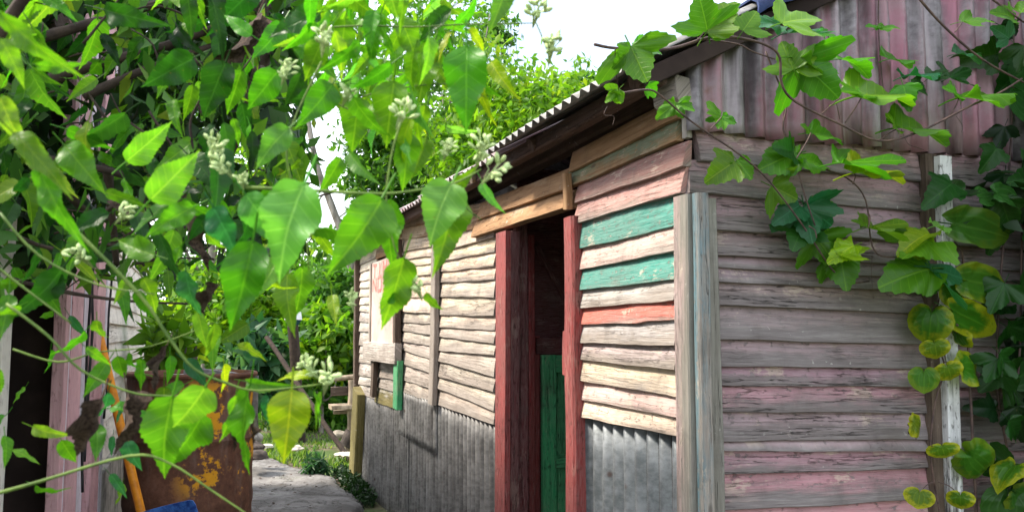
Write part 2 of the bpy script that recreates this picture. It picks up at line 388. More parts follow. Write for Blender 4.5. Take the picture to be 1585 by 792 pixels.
def beam(name, parent, p0, p1, wd, w, d, mat, color=None, r=rnd, seg=None, jit=.003, taper=1.0, ch=.12, round_=False):
    """a squared (or round) timber from p0 to p1; wd = direction of its width w, d = its depth"""
    p0, p1 = Vector(p0), Vector(p1); ax = (p1 - p0); ln = ax.length; ax.normalize()
    wd = Vector(wd); wd = (wd - ax * wd.dot(ax)).normalized(); dd = ax.cross(wd)
    seg = seg or max(3, min(14, int(ln / .12) + 1))
    if round_: ring = [(math.cos(2 * math.pi * i / 10) / 2, math.sin(2 * math.pi * i / 10) / 2) for i in range(10)]
    else:
        c = ch * min(w, d)
        ring = [(-.5 + c / w, -.5), (.5 - c / w, -.5), (.5, -.5 + c / d), (.5, .5 - c / d), (.5 - c / w, .5), (-.5 + c / w, .5), (-.5, .5 - c / d), (-.5, -.5 + c / d)]
    k = len(ring); V, UV, NV = [], [], []; ou, ov = r.uniform(0, 40), r.uniform(0, 40)
    w1, w2 = wob(r, seg + 1, jit), wob(r, seg + 1, jit)
    for i in range(seg + 1):
        f = i / seg; sc = lerp(1, taper, f); c0 = p0 + ax * ln * f + wd * w1[i] + dd * w2[i]
        per = 0
        for j, (x, y) in enumerate(ring):
            s2 = sc * (1 + r.uniform(-jit, jit) * 4)
            V.append(c0 + wd * x * w * s2 + dd * y * d * s2); UV.append((ou + ln * f, ov + x * w + y * d * .9)); NV.append((f, .5 + x * .6))
    F = [(i * k + j, i * k + (j + 1) % k, (i + 1) * k + (j + 1) % k, (i + 1) * k + j) for i in range(seg) for j in range(k)]
    F.append(tuple(range(k))[::-1]); F.append(tuple(range(seg * k, seg * k + k)))
    return obj(name, mesh(name, V, F, UV, NV, smooth=R(30) if not round_ else R(60)), mat, parent, color)

def sheet(name, parent, to3, a0, a1, zb, zt, mat, pitch=.076, amp=.009, rows=7, r=rnd, base=.0, thick=.0016, ph=0, dents=0.004, color=None):
    """corrugated sheet: to3(a, d, z); zb, zt functions of a"""
    n = int((a1 - a0) / pitch * 10) + 1; V, UV = [], []
    db = wob(r, n, dents); eb = wob(r, n, .006); cd = [r.uniform(-1, 1) for _ in range(rows + 1)]
    for i in range(n):
        a = lerp(a0, a1, i / (n - 1)); s = amp * math.sin(2 * math.pi * (a + ph) / pitch)
        for j in range(rows + 1):
            f = j / rows; z = lerp(zb(a) + eb[i], zt(a), f)
            V.append(to3(a, base + s + db[i] * math.sin(3 * f + cd[0]) + .002 * cd[j], z)); UV.append((a, z))
    k = rows + 1
    F = [(i * k + j, (i + 1) * k + j, (i + 1) * k + j + 1, i * k + j + 1) for i in range(n - 1) for j in range(rows)]
    o = obj(name, mesh(name, V, F, UV, smooth=4), mat, parent, color)
    md = o.modifiers.new('thickness', 'SOLIDIFY'); md.thickness = thick; md.offset = 0
    return o

def box_me(lo, hi, name='box', uvs=True):
    x0, y0, z0 = lo; x1, y1, z1 = hi
    V = [(x0, y0, z0), (x1, y0, z0), (x1, y1, z0), (x0, y1, z0), (x0, y0, z1), (x1, y0, z1), (x1, y1, z1), (x0, y1, z1)]
    F = [(3, 2, 1, 0), (4, 5, 6, 7), (0, 1, 5, 4), (1, 2, 6, 5), (2, 3, 7, 6), (3, 0, 4, 7)]
    return mesh(name, V, F, [(v[1] + v[0], v[2]) for v in V], [(0, .5)] * 8)

def tube_data(pts, r0, r1, sides=6, wobble=0, r=rnd, sub=4):
    P = [Vector(p) for p in pts]; Q = []
    for i in range(len(P) - 1):
        a = P[max(0, i - 1)]; b = P[i]; c = P[i + 1]; d = P[min(len(P) - 1, i + 2)]
        for s in range(sub):
            t = s / sub
            Q.append(.5 * ((2 * b) + (c - a) * t + (2 * a - 5 * b + 4 * c - d) * t * t + (3 * b - a - 3 * c + d) * t ** 3))
    Q.append(P[-1]); V, F = [], []; n = len(Q); prev = None
    for i, q in enumerate(Q):
        tg = (Q[min(n - 1, i + 1)] - Q[max(0, i - 1)]); tg = tg.normalized() if tg.length > 1e-9 else Vector((0, 0, 1))
        ref = prev if prev else (Vector((0, 0, 1)) if abs(tg.z) < .9 else Vector((1, 0, 0)))
        u = (ref - tg * ref.dot(tg)).normalized(); v = tg.cross(u); prev = u
        rad = lerp(r0, r1, i / (n - 1)) * (1 + r.uniform(-wobble, wobble))
        for j in range(sides):
            an = 2 * math.pi * j / sides; V.append(q + u * rad * math.cos(an) + v * rad * math.sin(an))
    for i in range(n - 1):
        for j in range(sides):
            j2 = (j + 1) % sides; F.append((i * sides + j, i * sides + j2, (i + 1) * sides + j2, (i + 1) * sides + j))
    F.append(tuple(range(sides))[::-1]); F.append(tuple(range((n - 1) * sides, n * sides)))
    return V, F
def tubes(name, parent, lst, mat, loc=Vector((0, 0, 0)), sides=6, wobble=.05, split=False):
    if split: return [tubes(name, parent, [q], mat, loc, sides, wobble) for q in lst]
    V, F = [], []
    for (pts, r0, r1) in lst:
        v, f = tube_data([Vector(p) - loc for p in pts], r0, r1, sides, wobble); b = len(V); V += v; F += [tuple(i + b for i in q) for q in f]
    return obj(name, mesh(name, V, F, smooth=4), mat, parent)

def lathe(name, parent, prof, mat, seg=40, loc=(0, 0, 0), cap=False, ang=R(40)):
    V, F = [], []
    for (rr, z) in prof:
        for j in range(seg):
            a = 2 * math.pi * j / seg; V.append((loc[0] + rr * math.cos(a), loc[1] + rr * math.sin(a), loc[2] + z))
    for i in range(len(prof) - 1):
        for j in range(seg):
            j2 = (j + 1) % seg; F.append((i * seg + j, i * seg + j2, (i + 1) * seg + j2, (i + 1) * seg + j))
    if cap: F.append(tuple(range(seg))[::-1]); F.append(tuple(range((len(prof) - 1) * seg, len(prof) * seg)))
    return obj(name, mesh(name, V, F, smooth=ang), mat, parent)
# ------------------------------------------------------------------ the setting: ground and path
rg = random.Random(11)
def build_ground():
    n = 60; V = []; UVs = []
    xs = np.concatenate([np.linspace(-600, -14, 8), np.linspace(-12, 12, 61), np.linspace(14, 600, 8)])
    ys = np.concatenate([np.linspace(-60, -6, 5), np.linspace(-5, 24, 73), np.linspace(30, 900, 10)])
    for y in ys:
        for x in xs:
            z = .035 * math.sin(x * 1.3 + y * .7) * math.sin(y * .9 - x * .4) + rg.uniform(-.008, .008)
            if abs(x) > 13 or y > 25: z = 0
            q = Vector((x, y, 0)) - K; u, t = q.dot(dR), q.dot(dL)
            if -1.75 < u < -.1 and t < 7: z = z * .3 - .03
            V.append((x, y, z))
    w = len(xs); F = [(j * w + i, j * w + i + 1, (j + 1) * w + i + 1, (j + 1) * w + i) for j in range(len(ys) - 1) for i in range(w - 1)]
    o = obj('ground', mesh('ground', V, F, smooth=4), M['ground']); tag(o, 'bare earth and weedy ground of the yard', None, None, 'structure')
build_ground()
def build_path():
    V, F = [], []; nu, nt = 22, 90
    for j in range(nt + 1):
        t = lerp(-3.0, 7.4, j / nt)
        e0 = -1.42 + .10 * math.sin(t * 1.7) + .05 * math.sin(t * 5.1); e1 = -.22 + .10 * math.sin(t * 1.3 + 1) + .05 * math.sin(t * 4.3)
        if t > 6.0: e0 = lerp(e0, -1.15, (t - 6) / 1.4); e1 = lerp(e1, -.6, (t - 6) / 1.4)
        for i in range(nu + 1):
            f = i / nu; u = lerp(e0, e1, f) + rg.uniform(-.012, .012)
            z = .035 * min(1, 8 * min(f, 1 - f)) + .014 * math.sin(u * 7 + t * 2.3) * math.sin(t * 3.1) + rg.uniform(-.006, .006)
            if i in (0, nu) or j in (0, nt): z = -.09
            V.append(loc2world(u, t, z))
    w = nu + 1; F = [(j * w + i, j * w + i + 1, (j + 1) * w + i + 1, (j + 1) * w + i) for j in range(nt) for i in range(nu)]
    o = obj('path', mesh('path', V, F, smooth=4), M['path']); tag(o, 'worn grey concrete path between the houses', None, None, 'structure')
build_path()

# ------------------------------------------------------------------ the wooden shack
SH = thing('wooden_shack', 'weathered clapboard shack with open red door frame and corrugated tin roof', 'shack', K, TH)
LT = lambda a, d, z: (-d, a, z)
GT = lambda a, d, z: (a, -d, z)
def LP(xl, ytl, ybl, xr, ytr, ybr, mat='wood', col=(0, 0, 0, 0), **kw):
    t1, ztl = LW(xl, ytl); _, zbl = LW(xl, ybl); t0, ztr = LW(xr, ytr); _, zbr = LW(xr, ybr)
    t0b, _ = LW(xr, ybr); t1b, _ = LW(xl, ybl)
    return plank(SH, LT, (t0 + t0b) / 2, (t1 + t1b) / 2, zbr, zbl, ztr, ztl, M[mat], col, **kw)
rc = random.Random(5)
def jc(c, a, j=.10):
    k = 1 + rc.uniform(-j, j); return (c[0] * k, c[1] * k * (1 + rc.uniform(-.05, .05)), c[2] * k * (1 + rc.uniform(-.06, .06)), a)
CREAM, PINKC, GREYW, GREEN, REDP = (.74, .60, .45), (.60, .34, .31), (.52, .49, .47), (.014, .24, .19), (.56, .10, .065)
# near panel between door and corner: (x left, y top left, y bottom left, x right, ...)
near = [(888, 237, 268, 1056, 149, 184, 'wood_warm', (.5, .3, .2, .18)),
        (882, 268, 293, 1053, 184, 219, 'wood_warm', (.13, .20, .10, .62)),
        (896, 286, 316, 1067, 219, 257, 'wood', (.27, .115, .095, .72)),
        (896, 316, 347, 1064, 256, 298, 'wood', (.50, .25, .22, .70)),
        (898, 347, 386.5, 1060, 298, 349, 'wood', (*GREEN, .92)),
        (899, 386.5, 419, 1052, 350, 389, 'wood', (.63, .41, .36, .66)),
        (899, 419, 450, 1052, 389, 433, 'wood', (*GREEN, .95)),
        (899, 450, 477.5, 1052, 433, 466, 'wood', (.44, .41, .385, .55)),
        (899, 477.5, 502.4, 1052, 466, 496.5, 'wood', (*REDP, .70)),
        (899, 502.4, 530.5, 1054, 496.5, 535, 'wood', (.42, .40, .40, .45)),
        (899, 530.5, 556, 1054, 535, 572, 'wood', (.46, .36, .36, .5)),
        (898, 556, 588, 1055, 572, 614, 'wood', (.78, .62, .44, .62)),
        (896, 588, 616, 1056, 614, 646, 'wood', (.72, .49, .44, .74)),
        (894, 616, 643, 1057, 646, 675, 'wood', (.80, .61, .47, .78))]
for p in near: LP(p[0], p[1], p[2], p[3], p[4], p[5], p[6], p[7], amp=.0045, lip=.020)
# boards of the lintel over the door
LP(744, 316, 342, 883, 262, 293, 'wood_warm', (.55, .4, .25, .12), lip=.03, amp=.003)
LP(742, 341, 368, 892, 294, 322, 'wood_warm', (.5, .4, .28, .10), lip=.05, amp=.004)
a, z = LW(890, 290); beam('lintel_block', SH, (-.03, a, z - .09), (-.045, a - .02, z + .05), (0, 1, 0), .035, .03, M['wood_warm'], (0, 0, 0, 0))
# panel between the door and the long batten
e677 = [328, 345, 368, 393, 407, 422, 438, 458.5, 487, 506, 520, 541, 556, 580, 598, 624]
e765 = [312, 326, 348, 367, 390, 412, 433, 461, 489, 511, 531, 550, 583, 607, 636, 657]
for i in range(15):
    if i < 2: m_, c_ = 'wood_warm', jc((.6, .42, .28), .35)
    elif i < 9: m_, c_ = 'wood', jc((.80, .61, .43) if i < 6 else (.72, .58, .46), .72 - .03 * i)
    else: m_, c_ = 'wood', jc((.52, .44, .37), .45)
    LP(675, e677[i], e677[i + 1], 769, e765[i], e765[i + 1], m_, c_, amp=.004)
e628 = [338, 355, 372, 390, 402, 414, 430, 441, 460, 482, 499, 511, 528, 540, 562, 587, 605]
e668 = [326, 345, 364, 382, 396, 408, 424, 439, 460, 485, 501, 518, 535, 556, 577, 601, 621]
for i in range(16):
    c_ = jc((.80, .61, .43), .7) if i < 9 else jc((.55, .47, .39), .45)
    LP(623, e628[i], e628[i + 1], 671, e668[i], e668[i + 1], 'wood_warm' if i < 2 else 'wood', c_, amp=.004)
e555 = [385, 398, 412, 424, 436, 447, 460, 472, 481, 497, 513, 534, 546, 560, 581, 594, 606]
e582 = [370, 385, 400, 413, 431, 443, 457, 470, 484, 501, 513, 534, 548, 564, 584, 598, 619]
for i in range(16):
    c_ = jc((.78, .65, .52), .72) if i < 8 else jc((.55, .50, .46), .5)
    LP(555, e555[i], e555[i + 1], 584, e582[i], e582[i + 1], 'wood', c_, amp=.004)
# over and under the shuttered window
for (yl, yr) in (((368, 382), (353, 368)), ((382, 401), (368, 388))): LP(584, yl[0], yl[1], 625, yr[0], yr[1], 'wood_warm', jc((.6, .42, .3), .4))
for (yl, yr) in (((556, 569), (557, 573)), ((569, 582), (573, 589)), ((582, 597), (589, 608)), ((597, 622), (608, 633))):
    LP(583, yl[0], yl[1], 619, yr[0], yr[1], 'wood_moss' if yl[0] == 597 else 'wood', jc((.5, .45, .41), .3))
# upright battens and posts (left wall)
def vpost(name, x0, y0, x1, y1, w, d, out, mat, col=None, **kw):
    t0, z0 = LW(x0, y0, out); t1, z1 = LW(x1, y1, out)
    return beam(name, SH, (-out, t0, z0), (-out, t1, z1), (0, 1, 0), w, d, M[mat], col, **kw)
vpost('batten', 676.5, 345, 669, 625, .10, .035, .035, 'wood', (0, 0, 0, 0), jit=.006)
vpost('corner_post', 553.5, 398, 551, 604, .07, .05, .03, 'wood_brown', (0, 0, 0, 0), jit=.006)
vpost('corner_post', 557, 604, 549, 752, .26, .08, .04, 'wood_moss', (0, 0, 0, 0), jit=.008)
sh = bpy.data.objects.new('window', None); COL.objects.link(sh); sh.parent = SH
ta, _ = LW(624, 470); tb, _ = LW(585, 470); _, zt = LW(604, 401); _, zb = LW(604, 536)
wm = (ta + tb) / 2
shutter = beam('shutter', SH, (-.04, wm, zb), (-.04, wm, zt), (0, 1, 0), abs(tb - ta) - .02, .03, M['shutter'], None, ch=.05, jit=.002)
for o_ in (shutter,): o_.parent = sh
beam('frame', sh, (-.05, ta - .03, zb - .02), (-.05, ta - .03, zt + .1), (0, 1, 0), .07, .05, M['wood_brown'], (0, 0, 0, 0))
beam('frame', sh, (-.045, tb + .02, zb - .02), (-.045, tb + .02, zt), (0, 1, 0), .05, .045, M['wood'], (.6, .5, .42, .5))
_, zs = LW(604, 545); beam('sill', sh, (-.06, ta - .12, zs - .0), (-.06, tb + .22, zs + .0), (0, 0, 1), .15, .05, M['wood'], (.58, .52, .48, .5), ch=.08)
vpost('window_trim', 580, 557, 578, 613, .10, .04, .045, 'wood_brown', (0, 0, 0, 0))
vpost('window_trim', 617, 557, 615, 632, .13, .045, .045, 'wood_green', None)
# hand painted red lettering on the shutter
def lettering():
    ST = {'T': [((0, 1), (1, 1)), ((.5, 1), (.5, 0))], 'I': [((.5, 1), (.5, 0))], 'M': [((0, 0), (0, 1)), ((0, 1), (.5, .4)), ((.5, .4), (1, 1)), ((1, 1), (1, 0))],
          'E': [((0, 0), (0, 1)), ((0, 1), (1, 1)), ((0, .5), (.8, .5)), ((0, 0), (1, 0))], 'N': [((0, 0), (0, 1)), ((0, 1), (1, 0)), ((1, 0), (1, 1))],
          'O': [((0, 0), (0, 1)), ((0, 1), (1, 1)), ((1, 1), (1, 0)), ((1, 0), (0, 0))], 'U': [((0, 1), (0, 0)), ((0, 0), (1, 0)), ((1, 0), (1, 1))]}
    V, F = [], []
    def stroke(p, q, w=.013):
        p, q = Vector(p), Vector(q); dd = (q - p); nn = Vector((-dd.y, dd.x)).normalized() * w; b = len(V)
        for s in (p + nn, q + nn, q - nn, p - nn): V.append((-.0565, s.x, s.y))
        for s in (p + nn, q + nn, q - nn, p - nn): V.append((-.0560, s.x, s.y))
        F.extend([(b, b + 1, b + 2, b + 3), (b + 7, b + 6, b + 5, b + 4)] + [(b + i, b + 4 + i, b + 4 + (i + 1) % 4, b + (i + 1) % 4) for i in range(4)])
    _, za = LW(590, 431); _, zb2 = LW(590, 452)
    for word, z0 in (('TIME', za), ('NOU', zb2)):
        cw = (abs(tb - ta) - .12) / 4
        for i, chh in enumerate(word):
            t0 = tb - .06 - i * cw
            for (p, q) in ST[chh]:
                stroke((t0 - p[0] * cw * .68, z0 + p[1] * .11 + rc.uniform(-.006, .006)), (t0 - q[0] * cw * .68, z0 + q[1] * .11 + rc.uniform(-.006, .006)))
    obj('lettering', mesh('lettering', V, F), M['redpaint'], sh)
M['redpaint'] = simple('faded_red_paint', (.42, .10, .08), (.62, .30, .26), 60, .7, .1)
lettering()
# corrugated tin along the foot of the left wall
def tin_left(x0, x1, yt0, yt1, z0, out, mat='tin_old', **kw):
    t1, zl = LW(x0, yt0); t0, zr = LW(x1, yt1)
    f0 = z0 if callable(z0) else (lambda a: z0)
    return sheet('corrugated_sheet', SH, LT, t0, t1, f0, lambda a: fit(a, t0, zr, t1, zl), M[mat], base=out, **kw)
tin_left(893, 1060, 636, 664, -.05, -.012, 'tin_grey', amp=.016, pitch=.083)
tin_left(626, 772, 598, 648, -.06, -.014, 'tin_old', amp=.021)
tin_left(561, 634, 605, 620, -.08, -.008, 'tin_old', ph=.03, amp=.021)
t1, zl = LW(622, 604); t0, zr = LW(662, 616); _, z1 = LW(622, 672); _, z0_ = LW(660, 692)
sheet('corrugated_sheet', SH, LT, t0 - .25, t1, lambda a: fit(a, t0, z0_, t1, z1), lambda a: fit(a, t0, zr, t1, zl), M['tin_old'], base=.004, amp=.016)
# corner boards at the near corner
b1, b0 = LW(1044.5, 500, .052)[0], LW(1066, 500, .052)[0]
beam('corner_board', SH, (-.035, (b0 + b1) / 2 + .006, -.05), (-.04, (b0 + b1) / 2 - .006, LW(1056, 310)[1]), (0, 1, 0), b1 - b0, .035, M['wood_post'], (.40, .28, .27, .45), jit=.003)
beam('corner_board', SH, (-.016, b0 - .017, -.05), (-.022, b0 - .027, LW(1064, 308)[1]), (0, 1, 0), .032, .04, M['wood'], (.045, .16, .21, .62), jit=.003)
g0, g1 = GW(1077, 500, .085)[0], GW(1119, 500, .085)[0]
beam('corner_post', SH, ((g0 + g1) / 2 + .004, -.055, -.05), ((g0 + g1) / 2 - .006, -.050, GW(1091, 309, .05)[1]), (1, 0, 0), g1 - g0, .06, M['wood_post'], (.4, .4, .37, .2), jit=.004, ch=.08)
# gable wall
gy = [(232, 258), (252.5, 284), (303, 330), (357.5, 377), (396, 412), (415, 431), (436, 453), (472, 487), (525, 534), (567, 570), (595, 599), (637, 638), (681, 679), (696, 696), (732, 723), (788, 770), (835, 812), (880, 850), (930, 900), (990, 955), (1050, 1010), (1110, 1070), (1160, 1120)]
gy[0] = (198, 224)
gcol = [((.36, .20, .235), .58), ((.36, .21, .24), .52), ((.34, .21, .235), .50), ((.32, .19, .21), .46), ((.34, .22, .24), .42), ((.3, .21, .225), .42), ((.33, .22, .24), .45),
        ((.32, .22, .245), .40), ((.36, .23, .25), .45), ((.36, .20, .235), .5), ((.42, .205, .25), .56), ((.4, .26, .29), .42), ((.42, .29, .31), .45), ((.39, .20, .24), .54), ((.45, .185, .225), .52), ((.45, .2, .24), .6)]
for i in range(len(gy) - 1):
    c, am = gcol[min(i, len(gcol) - 1)]; c = (lerp(c[0], .30, .1), lerp(c[1], .23, .1), lerp(c[2], .25, .1))
    seg = [(GW(1067, 500)[0], GW(1446, 500)[0]), (GW(1446, 500)[0] + .006, 2.6)]
    for k, (u0, u1) in enumerate(seg):
        def zz_(u, row):
            ya, yb = gy[row]; ua_, za_ = GW(1100, ya); ub_, zb_ = GW(1435, yb); return fit(u, ua_, za_, ub_, zb_)
        j = rc.uniform(-.004, .004) if k else 0
        if i == 0 and k == 0: u0 += .03
        plank(SH, GT, u0, u1, zz_(u0, i + 1) + j, zz_(u1, i + 1) + j, zz_(u0, i) + j, zz_(u1, i) + j, M['wood_gable'], jc(c, am - (.12 if k else 0)), amp=.0035, lip=.027)
# white peeling post with its brown edge
u0, z0_ = GW(1462, 242, .07); u1, _ = GW(1474, 800, .07)
beam('white_post', SH, (u1 + .004, -.055, -.05), (u0, -.055, z0_), (1, 0, 0), .052, .045, M['wood_white'], None, jit=.003, ch=.06)
beam('post_backing', SH, (u1 - .04, -.03, -.05), (u0 - .036, -.03, z0_ + .01), (1, 0, 0), .045, .04, M['wood_brown'], (0, 0, 0, 0))
# tin sheets of the gable
RZ = lambda u: 2.205 + .52 * u             # underside of the roof
SL = math.atan(.52)
def gz(u): 
    ya = GW(1100, 209.5); yb = GW(1440, 240); return fit(u, ya[0], ya[1], yb[0], yb[1])
for (xa, xb, off) in ((1065, 1368, .034), (1355, 1700, .030)):
    ua, ub = GW(xa, 200, .03)[0], GW(xb, 200, .03)[0]
    sheet('gable_sheet', SH, GT, ua, ub, gz, lambda a: RZ(a) - .005, M['tin_pink'], base=off, amp=.017, rows=9, ph=.02 if xa > 1100 else 0)
sheet('gable_sheet', SH, GT, GW(1690, 200, .03)[0], 2.6, gz, lambda a: RZ(min(a, 2.6 - a)) - .005, M['tin_pink'], base=.036, rows=6)
beam('rafter_end', SH, (-.06, .04, 2.06), (-.03, -.045, 2.07), (0, 0, 1), .085, .075, M['wood'], (.5, .46, .42, .3))
beam('trim_strip', SH, (.004, .0, LW(1057, 216)[1]), (.004, .0, 2.07), (0, 1, 0), .03, .02, M['wood'], (.6, .55, .5, .5))
# roof: sheets from eave to ridge on the near slope, plain sheets on the far slope
cs, sn = math.cos(SL), math.sin(SL)
def RT(a, d, s): return (-.2 + s * cs - d * sn, a, RZ(-.2) + s * sn + d * cs + .012)
def RT2(a, d, s): return (2.8 - s * cs + d * sn, a, RZ(-.2) + s * sn + d * cs + .012)
slen = 1.5 / cs
edges = [-.085, .62, 1.30, 1.95, 2.65, 3.35, 4.0, 4.7, 5.95]
for i in range(8):
    lift = .022 if i < 2 else .012 * (i % 2)
    s0 = -.03 if i < 2 else rc.uniform(-.01, .03)
    sheet('roof_sheet', SH, RT, edges[i] - (.05 if i else 0), edges[i + 1], lambda a, s0=s0: s0, lambda a: slen, M['tin_old'] if i < 2 else M['tin_roof'], base=lift, rows=6, amp=.011, ph=.01 * i)
for i in range(4):
    sheet('roof_sheet', SH, RT2, lerp(-.085, 5.95, i / 4) - .04, lerp(-.085, 5.95, (i + 1) / 4), lambda a: 0, lambda a: slen, M['tin_roof'], base=.012 * (i % 2), rows=4, pitch=.152)
beam('eave_beam', SH, (-.115, -.05, RZ(-.115) - .045), (-.115, 5.9, RZ(-.115) - .045), (0, 0, 1), .06, .05, M['wood_dark'], (0, 0, 0, 0), seg=14, jit=.006)
beam('wall_plate', SH, (.05, .0, RZ(.05) - .1), (.05, 5.8, RZ(.05) - .1), (0, 0, 1), .09, .08, M['wood_dark'], (0, 0, 0, 0))
for t_ in (.02, .95, 1.75, 2.55, 3.4, 4.2, 5.0, 5.75):
    beam('rafter', SH, (-.15 + rc.uniform(-.02, .03), t_, RZ(-.15) - .035), (1.28, t_ + rc.uniform(-.04, .04), RZ(1.28) - .035), (0, 1, 0), .06, .06, M['log'] if t_ in (1.75, 2.55) else M['wood_dark'], (0, 0, 0, 0), round_=True)
beam('verge_board', SH, (-.17, -.055, RZ(-.17) - .035), (1.3, -.055, RZ(1.3) - .035), (0, 0, 1), .055, .03, M['dark'], (0, 0, 0, 0))
# dark lining added to keep light out; the closed sides behind
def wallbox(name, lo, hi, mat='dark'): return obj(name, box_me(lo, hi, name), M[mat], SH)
wallbox('light_barrier', (.022, .03, -.05), (.03, .74, 2.0)); wallbox('light_barrier', (.022, 1.93, -.05), (.03, 5.74, 2.0))
wallbox('light_barrier', (.032, .016, -.05), (2.58, .026, 2.2)); wallbox('far_wall', (2.58, -.01, -.05), (2.62, 5.8, 2.15), 'wood_brown')
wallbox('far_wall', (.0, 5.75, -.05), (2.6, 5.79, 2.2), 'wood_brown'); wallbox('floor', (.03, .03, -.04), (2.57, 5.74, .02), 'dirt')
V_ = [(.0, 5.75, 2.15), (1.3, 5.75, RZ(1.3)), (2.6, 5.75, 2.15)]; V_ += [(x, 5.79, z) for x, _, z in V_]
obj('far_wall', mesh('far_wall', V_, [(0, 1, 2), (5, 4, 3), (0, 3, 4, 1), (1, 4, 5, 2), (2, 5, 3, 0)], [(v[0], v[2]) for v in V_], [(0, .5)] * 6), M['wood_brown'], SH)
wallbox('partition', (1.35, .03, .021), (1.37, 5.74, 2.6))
# door frame and inner woodwork
dz = LW(776, 362, .03)[1]
jl = bpy.data.objects.new('door_frame', None); COL.objects.link(jl); jl.parent = SH
def UT(px, tt): return GW(px, 500, -tt)[0]
c1, c0 = LW(767, 500, .059)[0], LW(782, 500, .059)[0]
beam('casing', jl, (-.045, (c0 + c1) / 2 + .01, -.03), (-.045, (c0 + c1) / 2 - .004, dz), (0, 1, 0), c1 - c0, .028, M['wood_red'], None, jit=.002, ch=.06)
ue = UT(803, c0 + .006)
beam('jamb', jl, ((ue - .03) / 2, c0 + .062, -.03), ((ue - .03) / 2, c0 + .046, dz), (0, 1, 0), .11, ue + .03, M['wood_darkred'], None, jit=.0015, ch=.03)
uf = UT(818, c0 + .04)
beam('inner_jamb', jl, ((ue + uf) / 2 + .002, c0 + .07, -.03), ((ue + uf) / 2, c0 + .06, dz + .04), (0, 1, 0), .06, uf - ue, M['wood_darkred'], None, jit=.002)
ug, uh = UT(820.5, 1.82), UT(829, 1.82)
beam('inner_post', jl, ((ug + uh) / 2, 1.84, -.03), ((ug + uh) / 2 - .004, 1.84, dz + .02), (1, 0, 0), uh - ug, .04, M['wood_red'], None)
t0, z0_ = LW(889, 792, .03); t1, z1 = LW(885, 336, .03)
beam('jamb', jl, (-.02, lerp(t1, t0, (z1 + .03) / (z1 - z0_)), -.03), (-.02, t1, z1), (0, 1, 0), .088, .06, M['wood_red'], None, jit=.004, ch=.16)
t0, z0_ = LW(877, 512, .0); _, z1 = LW(877, 580, 0)
beam('door_stop', jl, (.005, t0 + .01, z1), (.005, t0 + .01, z0_), (0, 1, 0), .03, .03, M['wood_red'], None)
def dpt(px, py, t): u, z = GW(px, py, -t); return (u, t, z)
p, q = Vector(dpt(829, 380, 1.95)), Vector(dpt(880, 475, 1.95))
beam('brace', jl, p, q, (0, 1, 0), .05, .03, M['wood_darkred'], None)
p = Vector(dpt(830, 535, 1.86)); beam('cross_board', jl, (p.x, 1.87, p.z), (.95, 1.87, p.z + .0), (0, 0, 1), .085, .03, M['wood_darkred'], None)
beam('inner_post', jl, (.235, 1.885, -.03), (.235, 1.885, p.z + .05), (1, 0, 0), .03, .03, M['wood_red'], None)
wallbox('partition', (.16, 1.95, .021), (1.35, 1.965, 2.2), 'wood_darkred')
dr = bpy.data.objects.new('door', None); COL.objects.link(dr); dr.parent = SH
dtop = dpt(850, 549, 1.83)[2]; x0 = .245
beam('stile', dr, (x0 + .035, 1.83, .03), (x0 + .035, 1.83, dtop), (1, 0, 0), .072, .035, M['wood_green'], None, jit=.002, ch=.05)
beam('stile', dr, (.9, 1.83, .03), (.9, 1.83, dtop), (1, 0, 0), .072, .035, M['wood_green'], None, jit=.002, ch=.05)
for zc, hh in ((dtop - .045, .085), (dpt(860, 714, 1.83)[2], .065), (.12, .11)):
    beam('rail', dr, (x0 + .072, 1.832, zc), (.864, 1.832, zc), (0, 0, 1), hh, .033, M['wood_green'], None, jit=.001, ch=.05)
for a_, b_ in ((.05, dpt(860, 714, 1.83)[2] - .03), (dpt(860, 714, 1.83)[2] + .03, dtop - .08)):
    beam('door_panel', dr, (lerp(x0, .935, .5), 1.846, a_), (lerp(x0, .935, .5), 1.846, b_), (1, 0, 0), .56, .012, M['wood_green'], None, ch=.02, jit=.001)
wallbox('threshold', (-.03, .86, -.03), (.1, 1.7, .05), 'wood_brown')
# blue tarp folded over the verge of the roof
def tarp():
    V, F = [], []; n = 26
    for i in range(n + 1):
        u = lerp(.20, 1.25, i / n); zr = RZ(u) + .035
        w = .008 * math.sin(i * 1.9) + .006 * math.sin(i * 4.1)
        for j, (tt, dz_) in enumerate(((.40, .022), (.12, .03), (-.07, .034), (-.108 + w, .012), (-.112 + w, -.010), (-.106 + w * 1.5, -.034 + .008 * math.sin(i * 1.3)), (-.102 + w * 1.5, -.032 + .008 * math.sin(i * 1.3)), (-.104 + w, -.008), (-.098 + w, .008), (-.07, .026), (.12, .022), (.40, .014))):
            V.append((u, tt, zr + dz_))
    k = 12
    F = [(i * k + j, (i + 1) * k + j, (i + 1) * k + (j + 1) % k, i * k + (j + 1) % k) for i in range(n) for j in range(k)] + [tuple(range(k)), tuple(range(n * k, n * k + k))[::-1]]
    o = obj('tarpaulin', mesh('tarpaulin', V, F, smooth=R(60)), M['tarp']); o.matrix_world = Matrix.Translation(K) @ Matrix.Rotation(TH, 4, 'Z')
    tag(o, 'dark blue tarpaulin folded over the roof edge above the gable', 'tarpaulin')
tarp()

